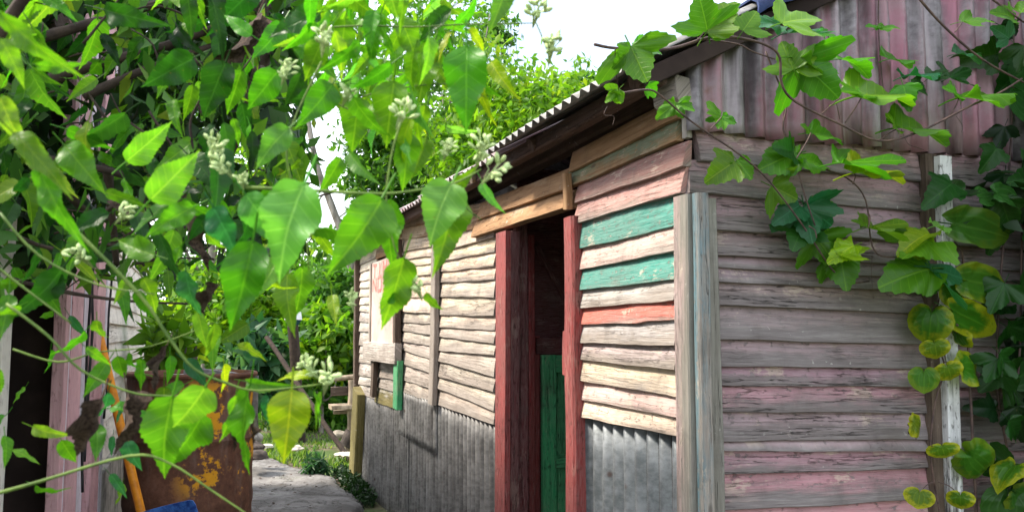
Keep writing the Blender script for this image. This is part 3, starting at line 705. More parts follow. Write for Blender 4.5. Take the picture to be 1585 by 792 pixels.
# ------------------------------------------------------------------ the neighbouring pink and white house on the left
HU = -1.85
HO = thing('pink_house', 'pink and white wooden house with a dark doorway across the path', 'house', K + dR * HU, TH)
HT = lambda a, d, z: (d, a, z)
def HL(px, off=.05):                       # distance along the neighbour's wall of a photo column
    q = hit(px, 600, K + dR * (HU + off), dR) - K; return q.dot(dL)
nrow = 21
tw = HL(160)
for i in range(nrow):
    z0_ = .68 + i * .1
    plank(HO, HT, tw, 5.9, z0_, z0_, z0_ + .1, z0_ + .1, M['house_white'], (0, 0, 0, 0), lip=.018, amp=.004)
tn = HL(14)
for i in range(26): plank(HO, HT, tn - .5, tn - .06, .1 * i, .1 * i, .1 * i + .1, .1 * i + .1, M['house_white'], (0, 0, 0, 0), lip=.018, amp=.004)
def upright(name, x0, x1, out, mat, zb=0, zt=2.6, deep=.02):
    a, b = HL(x0, out), HL(x1, out); m_ = (a + b) / 2
    beam(name, HO, (out - deep / 2, m_, zb), (out - deep / 2, m_, zt), (0, 1, 0), max(.02, b - a), deep, M[mat], (0, 0, 0, 0), ch=.04, jit=.002)
tj = HL(86, .05)
upright('jamb', 98, 104, .075, 'house_pink', 0, 2.5, .034)
upright('jamb', 104, 108, .055, 'house_lilac')
upright('wall_board', 108, 124.5, .06, 'house_pink', 0, 2.75)
upright('wall_board', 125, 141, .045, 'house_lilac', 0, 2.75)
upright('corner_board', 146, 158, .075, 'house_pink', .55, 2.75, .034)
upright('wall_board', 159, 163, .05, 'house_lilac', .4, 2.75)
upright('jamb', 0, 14, .03, 'house_white', 0, 2.4)
beam('lintel', HO, (.01, tn - .1, 2.45), (.01, tj + .25, 2.45), (0, 0, 1), .5, .06, M['wood_brown'], (0, 0, 0, 0))
obj('plinth', box_me((-.3, tw + .02, -.1), (.05, 5.95, .68), 'plinth'), M['stone'], HO)
obj('end_wall', box_me((-3, 5.9, -.1), (.0, 5.95, 2.8), 'end_wall'), M['house_white'], HO, (0, 0, 0, 0))
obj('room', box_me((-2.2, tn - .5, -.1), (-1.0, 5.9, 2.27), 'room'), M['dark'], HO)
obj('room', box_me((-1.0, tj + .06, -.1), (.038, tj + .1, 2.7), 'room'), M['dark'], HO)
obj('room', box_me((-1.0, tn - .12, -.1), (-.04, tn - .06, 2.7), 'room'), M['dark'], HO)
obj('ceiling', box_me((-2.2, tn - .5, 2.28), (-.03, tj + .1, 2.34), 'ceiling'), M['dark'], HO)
obj('step', box_me((-1.0, tn, -.1), (.03, tj, .10), 'step'), M['stone'], HO)
sheet('roof_sheet', HO, lambda a, d, s: (.16 - s * .9, a, 2.76 + s * .44 + d), tn - .55, 6.1, lambda a: 0, lambda a: 3.2, M['tin_roof'], pitch=.152, rows=4)
beam('eave_beam', HO, (.10, tn - .5, 2.74), (.10, 6, 2.74), (0, 0, 1), .12, .05, M['house_white'], (0, 0, 0, 0))
cb = []
for k, (px_, w_) in enumerate(((131, .02), (135, -.03), (163, .02))):
    t_ = HL(px_, .06)
    cb.append(([(.058 + rc.uniform(0, .012), t_ + w_ * math.sin(z * 3.1 + k), z) for z in np.linspace(.75 + .1 * k, 2.7, 12)], .005, .005))
tubes('cable', HO, cb, M['cable'])

# ------------------------------------------------------------------ things in the alley
def drum():
    c = at(298, 575, 4.2); c.z = 0
    o = thing('rusty_drum', 'rusty brown steel drum with peeling yellow paint beside the pink house', 'drum', (c.x, c.y, .26))
    r0 = .287; p = [(r0 - .012, 0), (r0, .004), (r0 + .004, .02)]
    for z in np.linspace(.04, .86, 34):
        b = .011 * math.exp(-((z - .30) / .014) ** 2) + .011 * math.exp(-((z - .585) / .014) ** 2)
        p.append((r0 + b + .0015 * math.sin(z * 40), z))
    p += [(r0 + .003, .868)]
    inner = [(r0 - .014, .868), (r0 - .016, .80), (r0 - .02, .3), (.0, .29)]
    lathe('body', o, p, M['drum'], 56)
    lathe('rim', o, [(r0 + .003, .866), (r0 + .012, .870), (r0 + .014, .880), (r0 + .008, .889), (r0 - .006, .889), (r0 - .012, .880), (r0 - .013, .866)], M['drum'], 56)
    lathe('inside', o, inner, M['wood_dark'], 40)
    # a bent piece of sheet standing in the mouth
    a = at(318, 552, 4.25) - Vector((c.x, c.y, .26)); 
    b = thing('tin_offcut', 'bent dark tin offcut standing in the mouth of the drum', 'scrap', (c.x, c.y, 1.0))
    V = [(-.03, .0, -.06), (.31, .02, -.06), (.31, .02, .128), (.16, .03, .150), (.0, .01, .168), (-.04, -.01, .155)]
    V2 = [(x, y + .004, z) for x, y, z in V]; n = 6
    obj('panel', mesh('panel', V + V2, [tuple(range(6))[::-1], tuple(range(6, 12))] + [(i, (i + 1) % 6, 6 + (i + 1) % 6, 6 + i) for i in range(6)], [(v[0], v[2]) for v in V + V2]), M['tin_old'], b)
    blk = obj('block', box_me((-.33, -.33, -.1), (.33, .33, .262), 'block'), M['stone']); blk.location = (c.x, c.y, 0); blk.rotation_euler.z = TH
    tag(blk, 'rough concrete block under the rusty drum', 'block')
drum()
def stick():
    p1 = at(150, 505, 3.62); p0 = at(213, 800, 3.55); d = (p0 - p1); p0 = p1 + d * ((p1.z - .02) / (p1.z - p0.z))
    o = thing('broom', 'orange painted broom handle leaning against the pink house', 'broom', p0)
    beam('handle', o, (0, 0, .12), p1 - p0, (1, 0, 0), .036, .036, M['orange'], None, round_=True, jit=.0015, seg=12)
    beam('head', o, (-.14, 0, .10), (.14, 0, .10), (0, 1, 0), .05, .05, M['wood_brown'], (0, 0, 0, 0))
    beam('bristles', o, (0, 0, .09), (0, 0, -.02), (1, 0, 0), .27, .05, M['twig'], None, taper=1.15)
stick()
def chair():
    c = at(246, 780, 3.0); c = Vector((c.x, c.y, 0))
    o = thing('plastic_chair', 'scuffed blue plastic chair in front of the drum, its rounded back uppermost', 'chair', c, R(8))
    # back: a curved slab with a rounded top, lower to the left
    V, F = [], []; n, k = 22, 14; W_, H0 = .235, .44
    for side in (0, 1):
        for i in range(n + 1):
            x = lerp(-1, 1, i / n); top = .765 - .055 * (1 - x) * .5 - (.05 * max(0, (x - .72) / .28) ** 2.4 if x > .72 else 0) - (.06 * max(0, (-x - .6) / .4) ** 2 if x < -.6 else 0)
            for j in range(k + 1):
                z = lerp(H0, top, j / k); y = .035 * (1 - x * x) + (.016 if side else 0) * (1 - .5 * (j / k) ** 8) + .05 * (j / k) ** 1.5 
                V.append((x * W_ * (1 - .08 * (1 - j / k)) / 2 * 1.0, y, z))
    w = k + 1; o2 = (n + 1) * w
    for i in range(n):
        for j in range(k):
            a = i * w + j; F.append((a, a + w, a + w + 1, a + 1)); F.append((o2 + a, o2 + a + 1, o2 + a + w + 1, o2 + a + w))
    for i in range(n): a = i * w; F += [(a, o2 + a, o2 + a + w, a + w), (a + k, a + w + k, o2 + a + w + k, o2 + a + k)]
    for j in range(k): F += [(j, j + 1, o2 + j + 1, o2 + j), (n * w + j, o2 + n * w + j, o2 + n * w + j + 1, n * w + j + 1)]
    obj('backrest', mesh('backrest', V, F, smooth=R(60)), M['blue'], o)
    beam('seat', o, (0, -.26, .44), (0, .05, .43), (1, 0, 0), .30, .03, M['blue'], None, jit=.001)
    for sx in (-1, 1):
        for y0, y1 in ((-.24, -.27), (.04, .08)): beam('leg', o, (sx * .13, y0, .43), (sx * .15, y1, -.01), (1, 0, 0), .04, .035, M['blue'], None, jit=.001)
chair()
def bench():
    D = 9.9
    b = at(546, 680, D); b.z = 0
    o = thing('rustic_bench', 'rustic grey log bench with two rails behind the shack', 'bench', b)
    def pt(x, y, d=D): return at(x, y, d) - b
    beam('post', o, pt(541, 700), pt(545, 588), (1, 0, 0), .085, .08, M['log'], None, round_=True, jit=.01)
    beam('post', o, pt(543, 690, D + .1), pt(553, 640, D + .1), (1, 0, 0), .09, .08, M['log'], None, round_=True, jit=.02)
    beam('top_rail', o, pt(515, 586), pt(640, 574, D + .2), (0, 0, 1), .06, .06, M['log'], None, round_=True, jit=.008)
    beam('back_rail', o, pt(512, 605), pt(640, 602, D + .2), (0, 0, 1), .10, .05, M['wood_brown'], (0, 0, 0, 0), jit=.006)
    beam('seat', o, pt(511, 630), pt(640, 622, D + .3), (0, 1, 0), .30, .05, M['log'], None, jit=.006)
    beam('seat', o, pt(516, 637, D + .2), pt(640, 630, D + .4), (0, 1, 0), .20, .04, M['log'], None, jit=.006)
    beam('foot', o, pt(538, 690, D), pt(548, 668, D), (1, 0, 0), .20, .2, M['stone_dark'], None, round_=True, jit=.01)
    e = pt(640, 576, D + .2); beam('post', o, (e.x, e.y, -.05), (e.x, e.y, e.z), (1, 0, 0), .08, .08, M['log'], None, round_=True)
bench()
rs = random.Random(21)
def rock(px, py, D, sx, sy, sz, mat, label, group=None):
    c = at(px, py, D); bm = bmesh.new(); bmesh.ops.create_icosphere(bm, subdivisions=3, radius=1)
    ph = [rs.uniform(0, 6) for _ in range(6)]
    for v in bm.verts:
        q = v.co; k = 1 + .14 * math.sin(q.x * 3 + ph[0]) * math.sin(q.y * 3.3 + ph[1]) + .10 * math.sin(q.z * 5 + ph[2]) + .06 * math.sin(q.x * 9 + q.y * 7 + ph[3])
        v.co = Vector((q.x * sx, q.y * sy, max(-.4, q.z) * sz)) * k
    me = bpy.data.meshes.new('stone'); bm.to_mesh(me); bm.free(); me.shade_smooth(); me.set_sharp_from_angle(angle=R(45))
    o = obj('stone', me, M[mat]); o.location = (c.x, c.y, c.z); o.rotation_euler.z = rs.uniform(0, 6); tag(o, label, 'stone', group)
rock(397, 705, 8.2, .11, .10, .055, 'stone_dark', 'flat dark stone lying by the drum, lower of two')
rock(392, 692, 8.3, .10, .09, .06, 'stone_dark', 'dark rounded stone resting just above the flat stone by the drum')
rock(389, 678, 8.6, .10, .09, .09, 'stone', 'pale grey stone behind the dark stones near the drum')
rock(457, 694, 9.3, .08, .09, .035, 'stone_pale', 'small pale stone in the grass at the end of the path')
rock(536, 703, 9.0, .12, .10, .03, 'stone_pale', 'flat pale slab in the grass against the shack corner')
rock(524, 674, 10.0, .10, .09, .07, 'stone_pale', 'cream broken stone at the foot of the log bench')
rock(412, 690, 10.0, .09, .09, .025, 'stone_pale', 'thin pale stone half sunk in the lawn left of the path')
def tub():
    c = at(454, 495, 10.6)
    st = thing('stump', 'dark leaning stump among the bushes behind the path', 'stump', (c.x, c.y, 0))
    beam('trunk', st, (.1, .1, -.05), (0, 0, c.z - .06), (1, 0, 0), .13, .13, M['twig'], None, round_=True, jit=.01)
    o = thing('tub', 'dark teal tub with a white top standing high among the bushes', 'tub', (c.x, c.y, c.z - .06))
    lathe('body', o, [(.0, 0), (.06, .0), (.085, .03), (.10, .065)], M['teal'], 24)
    lathe('lid', o, [(.103, .062), (.104, .072), (.09, .15), (.07, .165), (.0, .168)], M['white'], 24)
tub()
for (a_, b_, w_, lb) in (((412, 522), (446, 572), .055, 'dark fallen log slanting across the bushes behind the drum'),):
    p, q = at(a_[0], a_[1], 10.2), at(b_[0], b_[1], 9.9); p0 = Vector((q.x, q.y, 0)); q2 = q + (q - p) * (q.z / (p.z - q.z)); 
    o = thing('fallen_log', lb, 'log', q2); beam('log', o, (0, 0, 0), p - q2, (0, 1, 0), w_, w_, M['twig'], None, round_=True, jit=.01)

# ------------------------------------------------------------------ trees and bushes
def leafcloud(C, sizes, rr, droop=.3, shape=.42, fold=.25):
    """one folded leaf (4 triangles) per centre"""
    n = len(C); a = rr.normal(size=(n, 3)); a[:, 2] -= droop; a /= np.linalg.norm(a, axis=1)[:, None]
    b = rr.normal(size=(n, 3)); b[:, 2] *= .5; b -= a * (a * b).sum(1)[:, None]; b /= np.linalg.norm(b, axis=1)[:, None]
    nn = np.cross(a, b); s = sizes[:, None]
    base = C; tip = C + a * s; m1 = C + a * s * .42
    L_ = m1 + b * s * shape * .5 + nn * s * fold * .3; Rr = m1 - b * s * shape * .5 + nn * s * fold * .3; mm = C + a * s * .5 
    V = np.stack([base, L_, tip, Rr, mm], 1).reshape(-1, 3)
    i = np.arange(n)[:, None] * 5
    F = np.concatenate([i + np.array([0, 4, 1]), i + np.array([1, 4, 2]), i + np.array([0, 3, 4]), i + np.array([3, 2, 4])], 1).reshape(-1, 3)
    return V, F
def cloud_mesh(name, V, F, rnds, per=12):
    me = bpy.data.meshes.new(name); me.vertices.add(len(V)); me.vertices.foreach_set('co', V.astype(np.float32).ravel())
    me.loops.add(len(F) * 3); me.loops.foreach_set('vertex_index', F.astype(np.int32).ravel())
    me.polygons.add(len(F)); me.polygons.foreach_set('loop_start', np.arange(0, len(F) * 3, 3, dtype=np.int32)); me.polygons.foreach_set('loop_total', np.full(len(F), 3, dtype=np.int32))
    l = me.uv_layers.new(name='uv'); u = np.repeat(rnds, per); l.data.foreach_set('uv', np.stack([u, u * 0 + .5], 1).astype(np.float32).ravel())
    me.update(); me.validate(); return me
def crown_points(rr, ctr, rad, ncl, per, spread, shell=.55):
    d = rr.normal(size=(ncl, 3)); d /= np.linalg.norm(d, axis=1)[:, None]
    k = (shell + (1 - shell) * rr.random(ncl)) * (1 + .22 * np.sin(d[:, 0] * 5 + ctr[0]) * np.sin(d[:, 2] * 6 + ctr[1]))
    cc = np.array(ctr) + d * k[:, None] * np.array(rad)
    cr = rr.random(ncl)
    P = np.repeat(cc, per, 0) + rr.normal(size=(ncl * per, 3)) * spread * np.array([1, 1, .55])
    return P, np.repeat(cr, per)
def tree(label, x, y, ctr_z, rad, leaf, ncl, per, spread, mat, seed, trunk=.12, name='broadleaf_tree', group='trees behind the shack', shape=.45, shell=.5, limbs=7, cat='tree'):
    rr = np.random.default_rng(seed); o = thing(name, label, cat, (x, y, 0), 0, group)
    P, cr = crown_points(rr, (0, 0, ctr_z), rad, ncl, per, spread, shell)
    keep = P[:, 2] > .05; P, cr = P[keep], cr[keep]
    sz = leaf * (.7 + .6 * rr.random(len(P)))
    V, F = leafcloud(P, sz, rr, .5, shape)
    obj('crown', cloud_mesh('crown', V, F, np.clip(cr * .55 + rr.random(len(P)) * .5, 0, 1)), M[mat], o)
    r2 = random.Random(seed); T = [([(0, 0, -.1), (r2.uniform(-.1, .1), r2.uniform(-.1, .1), ctr_z * .4), (r2.uniform(-.2, .2), 0, ctr_z)], trunk, trunk * .45)]
    for i in range(limbs):
        a = 6.28 * i / limbs + r2.uniform(-.4, .4); h = ctr_z * r2.uniform(.35, .9); e = r2.uniform(.6, .95)
        T.append(([(0, 0, h), (math.cos(a) * rad[0] * e * .5, math.sin(a) * rad[1] * e * .5, h + rad[2] * .25), (math.cos(a) * rad[0] * e, math.sin(a) * rad[1] * e, ctr_z + rad[2] * r2.uniform(-.3, .6))], trunk * .42, trunk * .08))
    tubes('trunk', o, T, M['bark'], sides=7, wobble=.12)
    return o
def px_tree(label, px, py, D, rx, ry, leafpx, ncl, per, mat, seed, depth=1.0, **kw):
    """rx, ry: half size of the crown in photo pixels"""
    c = at(px, py, D); k = D / FPX
    return tree(label, c.x, c.y, c.z, (rx * k, rx * k * depth, ry * k), leafpx * k, ncl, per, kw.pop('spread', .11) * rx * k * 1.3, mat, seed, trunk=max(.04, rx * k * .06), **kw)
px_tree('bright green broadleaf tree whose crown rises over the shack roof', 800, 215, 15, 150, 125, 15, 330, 34, 'tree_bright', 1)
px_tree('smaller glossy tree behind the roof, right of the bright crown', 915, 165, 17, 62, 66, 13, 110, 30, 'tree_mid', 2)
px_tree('dense dark tree low behind the middle of the roof', 690, 275, 18, 120, 100, 11, 240, 34, 'tree_mid', 3)
px_tree('tall tree with sparse high sprays behind the flowering vine', 640, 120, 20, 170, 170, 13, 240, 26, 'tree_mid', 4, shell=.3)
px_tree('thin high tree top showing against the sky over the alley', 770, 45, 24, 42, 42, 11, 40, 22, 'tree_mid', 5, shell=.2)
px_tree('leafy round tree between the roof end and the white sky gap', 595, 285, 17.5, 68, 115, 12, 190, 30, 'tree_mid', 8)
px_tree('bright young tree filling the view left of the white sky gap', 405, 340, 19, 62, 110, 12, 170, 30, 'tree_bright', 9)
px_tree('tall leafy tree far behind the pink house', 330, 160, 22, 130, 170, 12, 200, 26, 'tree_mid', 6, shell=.3)
BG = 'bushes at the end of the path'
px_tree('lush bush of dark leaves against the shack end', 520, 520, 12.5, 70, 130, 15, 170, 30, 'tree_mid', 11, name='bush', group=BG, cat='bush', limbs=4)
px_tree('yellow green arching bush in the middle behind the path', 500, 525, 11.6, 50, 55, 20, 80, 16, 'tree_bright', 12, name='bush', group=BG, cat='bush', limbs=4, shape=.5)
px_tree('low dark bush at the back of the lawn', 480, 618, 12.2, 80, 62, 13, 150, 30, 'tree_mid', 13, name='bush', group=BG, cat='bush', limbs=4)
px_tree('cool blue green bush left of the fallen log', 405, 565, 11.0, 48, 60, 30, 60, 12, 'tree_blue', 14, name='bush', group=BG, cat='bush', limbs=4, shape=.5)
px_tree('pale bright bush behind the drum', 360, 500, 13, 90, 90, 17, 150, 26, 'tree_bright', 15, name='bush', group=BG, cat='bush', limbs=4)
px_tree('tall bush rising under the white sky over the path', 440, 445, 15, 80, 62, 13, 120, 26, 'tree_mid', 16, name='bush', group=BG, cat='bush', limbs=4, shell=.3)
px_tree('yellow leaved young bush growing right behind the drum', 262, 532, 5.6, 38, 42, 44, 26, 7, 'tree_bright', 17, name='bush', group=BG, cat='bush', limbs=4, shape=.4)
px_tree('mossy little fern clump at the edge of the path', 489, 722, 8.3, 17, 20, 14, 30, 14, 'tree_blue', 18, name='fern', group=None, cat='fern', limbs=3, shape=.25)
for i, (px, D, rx, hh) in enumerate(((250, 24, 150, 95), (430, 26, 140, 70), (560, 27, 120, 100))):
    px_tree(('wide far thicket behind the pink house', 'low far thicket closing the end of the alley', 'far thicket behind the end wall of the shack')[i], px, 500 - hh * .4, D, rx, hh, 12, 260, 26, 'tree_mid', 30 + i, name='thicket', group='far thickets', cat='thicket', limbs=4, shell=.4)
# pale leaning trunk against the sky
o = thing('bare_tree', 'pale thin leaning trunk against the white sky', 'tree', at(560, 640, 17)); b = Vector(o.location)
tubes('trunk', o, [([at(575, 660, 17) - b, at(545, 420, 17) - b, at(512, 315, 17) - b, at(490, 255, 17) - b, at(470, 150, 17) - b], .09, .05), ([at(520, 340, 17) - b, at(540, 325, 17) - b, at(575, 300, 17) - b], .02, .008), ([at(500, 300, 17) - b, at(480, 330, 17) - b, at(470, 320, 17) - b], .02, .008)], M['bark'])
# tree added mostly out of view, to darken the right end of the gable
def added_shade_tree():
    c = loc2world(2.25, -.75, 0); rr = np.random.default_rng(77)
    o = thing('added_shade_tree', 'added leafy tree mostly out of view, shading the right end of the gable', 'tree', c)
    P1, c1 = crown_points(rr, (.7, -.5, 3.7), (1.3, 1.3, .9), 110, 40, .17, .3)
    P2, c2 = crown_points(rr, (-.42, .02, 1.55), (.62, .50, 1.5), 190, 36, .12, .35)
    P3, c3 = crown_points(rr, (-.52, .40, 1.5), (.16, .16, 1.0), 26, 18, .07, .3)
    P = np.concatenate([P1, P2, P3]); cr = np.concatenate([c1, c2, c3])
    V, F = leafcloud(P, .095 * (.7 + .6 * rr.random(len(P))), rr, .5, .5)
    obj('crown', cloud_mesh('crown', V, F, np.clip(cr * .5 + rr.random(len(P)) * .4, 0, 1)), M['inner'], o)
    tubes('trunk', o, [([(0, 0, -.1), (.05, .02, 1.2), (0, 0, 2.4), (-.1, -.1, 3.6)], .09, .05)] + [([(0, 0, 2.2), (.5 * math.cos(a), .5 * math.sin(a) - .2, 2.9), (1.3 * math.cos(a), 1.2 * math.sin(a) - .4, 3.5)], .04, .012) for a in (0, 1.2, 2.4, 3.6, 4.8)], M['twig'])
added_shade_tree()
# grass
def grass():
    rr = np.random.default_rng(5); n = 26000
    u = rr.uniform(-3.4, 2.6, n); t = rr.uniform(4.2, 12.5, n)
    on = (u > -1.45 + .1 * np.sin(t * 1.7)) & (u < -.12) & (t < 6.9 + .35 * np.sin(u * 6)); inside = (u > -.12) & (t < 5.9)
    patch = np.sin(u * 3.1 + t) * np.sin(t * 2.3 - u) > -.55
    k = (~on) & (~inside) & patch & ~((u < -1.8) & (t < 6)); u, t = u[k], t[k]; n = len(u)
    C = np.array(K)[None] + np.outer(u, np.array(dR)) + np.outer(t, np.array(dL)); C[:, 2] = .0
    h = .035 + .06 * rr.random(n); a = rr.uniform(0, 6.28, n); w = .006 + .006 * rr.random(n); ln = rr.normal(size=(n, 2)) * .03
    dx = np.stack([np.cos(a) * w, np.sin(a) * w, np.zeros(n)], 1); top = C + np.stack([ln[:, 0], ln[:, 1], h], 1); mid = C + np.stack([ln[:, 0] * .35, ln[:, 1] * .35, h * .6], 1)
    V = np.stack([C - dx, C + dx, mid + dx * .8, mid - dx * .8, top], 1).reshape(-1, 3); i = np.arange(n)[:, None] * 5
    F = np.concatenate([i + np.array([0, 1, 2]), i + np.array([0, 2, 3]), i + np.array([3, 2, 4])], 1).reshape(-1, 3)
    o = obj('grass', cloud_mesh('grass', V, F, rr.random(n), 9), M['grass']); tag(o, 'short bright grass at the end of the path', 'grass', None, 'stuff')
grass()
def mossline():
    rr = np.random.default_rng(6); n = 1500
    t = rr.uniform(4.6, 6.2, n); u = -.06 - np.abs(rr.normal(size=n)) * .06
    C = np.array(K)[None] + np.outer(u, np.array(dR)) + np.outer(t, np.array(dL)); C[:, 2] = rr.uniform(-.02, .10, n) * np.exp(-(u + .06) ** 2 * 60)
    V, F = leafcloud(C, .03 + .03 * rr.random(n), rr, -.3, .5)
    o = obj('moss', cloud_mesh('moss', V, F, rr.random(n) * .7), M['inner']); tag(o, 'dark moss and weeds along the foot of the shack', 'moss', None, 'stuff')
mossline()


def litter():
    rr = np.random.default_rng(15); n = 260
    u = rr.uniform(-1.4, -.15, n); t = rr.uniform(2.5, 7.5, n)
    C = np.array(K)[None] + np.outer(u, np.array(dR)) + np.outer(t, np.array(dL)); C[:, 2] = .045 + .02 * rr.random(n)
    V, F = leafcloud(C, .03 + .035 * rr.random(n), rr, .0, .45); V[:, 2] = .035 + (V[:, 2] - .05) * .25
    o = obj('fallen_leaves', cloud_mesh('fallen_leaves', V, F, rr.random(n)), M['leaf_dry']); tag(o, 'dead brown leaves scattered over the path', 'leaves', None, 'stuff')
litter()
# ------------------------------------------------------------------ leaves one can pick out: vines and shrubs near the camera
rl = random.Random(99)
def petiole(V, F, U, E_, length, sag, w=.014):
    b = len(V); n = 4
    for i in range(n + 1):
        f = i / n; y = .03 - (length + .03) * f; z = -sag * f * f
        for j in range(3):
            a = 2.094 * j; V.append((w * math.cos(a), y, z + w * math.sin(a))); U.append((.5, .37)); E_.append((0, .17))
    for i in range(n):
        for j in range(3): F.append((b + i * 3 + j, b + i * 3 + (j + 1) % 3, b + i * 3 + 3 + (j + 1) % 3, b + i * 3 + 3 + j))
def ovate(seed, W_=.38, fold=.25, droop=.25, wave=.03, serr=.035, side=.06, pet=.3, N=22, roll=0):
    r = random.Random(seed); V, F, U, E_ = [], [], [], []; cols = [-1, -.66, -.3, 0, .3, .66, 1]; p1, p2 = r.uniform(0, 6), r.uniform(0, 6)
    pk = (.34 ** .55) * (.66 ** 1.25)
    for i in range(N + 1):
        y = i / N; w = .5 * W_ * (y ** .55) * ((1 - y) ** 1.25) / pk
        for c in cols:
            s = (1 + (serr if i % 2 else -serr * .6) * (abs(c) == 1)) * c
            x = s * w; yy = y - (.018 if (abs(c) == 1 and i % 2 == 0 and 0 < i < N) else 0)
            z = abs(x) * fold - droop * y * y + wave * abs(c) * math.sin(y * 13 + (p1 if c > 0 else p2)) * (w / W_ * 2) + .012 * math.sin((y - abs(c) * .12) * 47) * (1 - abs(c) * .3) * w * 2
            if roll: 
                a = roll * x / (W_ * .5); z += (1 - math.cos(a)) * W_ * .3; x = math.sin(a) * W_ * .5 / max(.5, roll)
            V.append((x + side * y * y, yy, z)); U.append((c * w, y)); E_.append((max(abs(c) ** 2, (2 * y - 1) ** 6), c))
    k = len(cols)
    for i in range(N):
        for j in range(k - 1): F.append((i * k + j, i * k + j + 1, (i + 1) * k + j + 1, (i + 1) * k + j))
    petiole(V, F, U, E_, pet, -.04)
    return mesh('leaf', V, F, U, E_, 'edge', smooth=4)
def polar_leaf(seed, rfun, tmax, rings=5, n=44, fold=.2, droop=.2, wave=.05, pet=.35, cup=0.):
    r = random.Random(seed); V, F, U, E_ = [(0, 0, 0)], [], [(0, 0)], [(0, 0)]; p = [r.uniform(0, 6) for _ in range(4)]
    for k in range(1, rings + 1):
        f = k / rings
        for j in range(n + 1):
            th = lerp(-tmax, tmax, j / n); rr = rfun(th, j) * f; x = math.sin(th) * rr; y = math.cos(th) * rr
            hw = max(.03, .62 * math.sin(math.pi * min(.97, max(.05, (y + .42) / 1.45))))
            z = fold * abs(x) - droop * y * abs(y) + wave * f * f * math.sin(th * 4 + p[0]) + wave * .5 * f * f * math.sin(th * 9 + p[1]) - cup * f ** 3
            q = x / hw; z += .016 * math.cos(q * 3 * 6.28) * f * (1 - f * .4) * (1 if tmax > 2.8 else 0) 
            V.append((x, y, z)); U.append((x, y)); E_.append((f, q))
    w = n + 1
    for j in range(n): F.append((0, 1 + j + 1, 1 + j))
    for k in range(rings - 1):
        for j in range(n): a = 1 + k * w + j; F.append((a, a + 1, a + w + 1, a + w))
    F = [t[::-1] for t in F]
    petiole(V, F, U, E_, pet, .06)
    return mesh('leaf', V, F, U, E_, 'edge', smooth=4)
def lobes3(th, j, L1=.78, a1=.95, sh=1.0):
    v = .36 * max(0, math.cos(th * .70)) ** .5
    for (t0, ln, wd) in ((0, 1., .54), (a1, L1, .50), (-a1, L1 * .95, .50)):
        d = abs(th - t0) / (wd * sh)
        if d < 1.6: v = max(v, ln * (1 - .50 * min(1, d) ** .85 - .35 * max(0, d - 1)))
    return v * (1 + (.045 if j % 2 else -.025))
HT_ = [(0, .95), (6, .90), (18, .83), (35, .77), (60, .68), (90, .61), (120, .55), (145, .49), (163, .40), (174, .26), (180, .08)]
def heart(th, j):
    d = abs(math.degrees(th)); 
    for (a, b), (c, e) in zip(HT_, HT_[1:]):
        if d <= c: return lerp(b, e, (d - a) / (c - a)) * (1 + .012 * math.sin(j * 2.1))
    return .03
OV = [ovate(1), ovate(2, .38, .35, .5, .05, .045, -.10), ovate(3, .34, .2, .15, .06, .05, .14), ovate(4, .40, .55, .35, .04, .07, .0), ovate(5, .29, .3, .7, .07, .08, -.16)]
OVB = [ovate(6, .50, .2, .25, .07, .03, .05, N=30), ovate(7, .48, .34, .36, .09, .035, -.08, N=30), ovate(12, .46, .42, .18, .08, .03, .10, N=30)]
DRY = [ovate(8, .4, 1.2, .5, .2, .1, .15, roll=1.8), ovate(9, .34, .8, .2, .25, .12, -.2, roll=2.2)]
LOB = [polar_leaf(1, lobes3, 1.95, fold=.18, droop=.18, wave=.05), polar_leaf(2, lambda t, j: lobes3(t, j, .62, .85, 1.1), 1.9, n=52, fold=.3, droop=.3, wave=.06), polar_leaf(3, lambda t, j: lobes3(t, j, .85, 1.05, .95), 2.0, n=52, fold=.08, droop=.12, wave=.10), polar_leaf(8, lambda t, j: lobes3(t, j, .5, .8, 1.25), 1.8, n=52, fold=.2, droop=.35, wave=.12)]
CRD = [polar_leaf(4, heart, math.pi, n=48, fold=.1, droop=.12, wave=.025), polar_leaf(5, heart, math.pi, n=48, fold=.25, droop=.3, wave=.06, cup=.12), polar_leaf(6, heart, math.pi, n=48, fold=.05, droop=.2, wave=.08, cup=.22)]
HE_ = [(0, 1), (8, .94), (20, .80), (40, .58), (65, .43), (95, .36), (125, .32), (150, .27), (168, .16), (180, .04)]
def egg(th, j):
    d = abs(math.degrees(th))
    for (a, b), (c, e) in zip(HE_, HE_[1:]):
        if d <= c: return lerp(b, e, (d - a) / (c - a))
    return .04
OVL = [polar_leaf(7, egg, math.pi, n=48, fold=.16, droop=.22, wave=.03), polar_leaf(9, egg, math.pi, n=48, fold=.28, droop=.15, wave=.05)]
for ms, mt in ((OV, 'leaf'), (OVB, 'leaf'), (DRY, 'leaf_dry'), (LOB, 'leaf_vine'), (CRD, 'leaf_yam'), (OVL, 'leaf_yam')):
    for me in ms: me.materials.append(M[mt])
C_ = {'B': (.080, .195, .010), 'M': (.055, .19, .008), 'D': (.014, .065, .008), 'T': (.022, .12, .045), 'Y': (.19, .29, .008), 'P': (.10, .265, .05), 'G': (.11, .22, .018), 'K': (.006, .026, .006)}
UP = Vector((0, 0, 1))
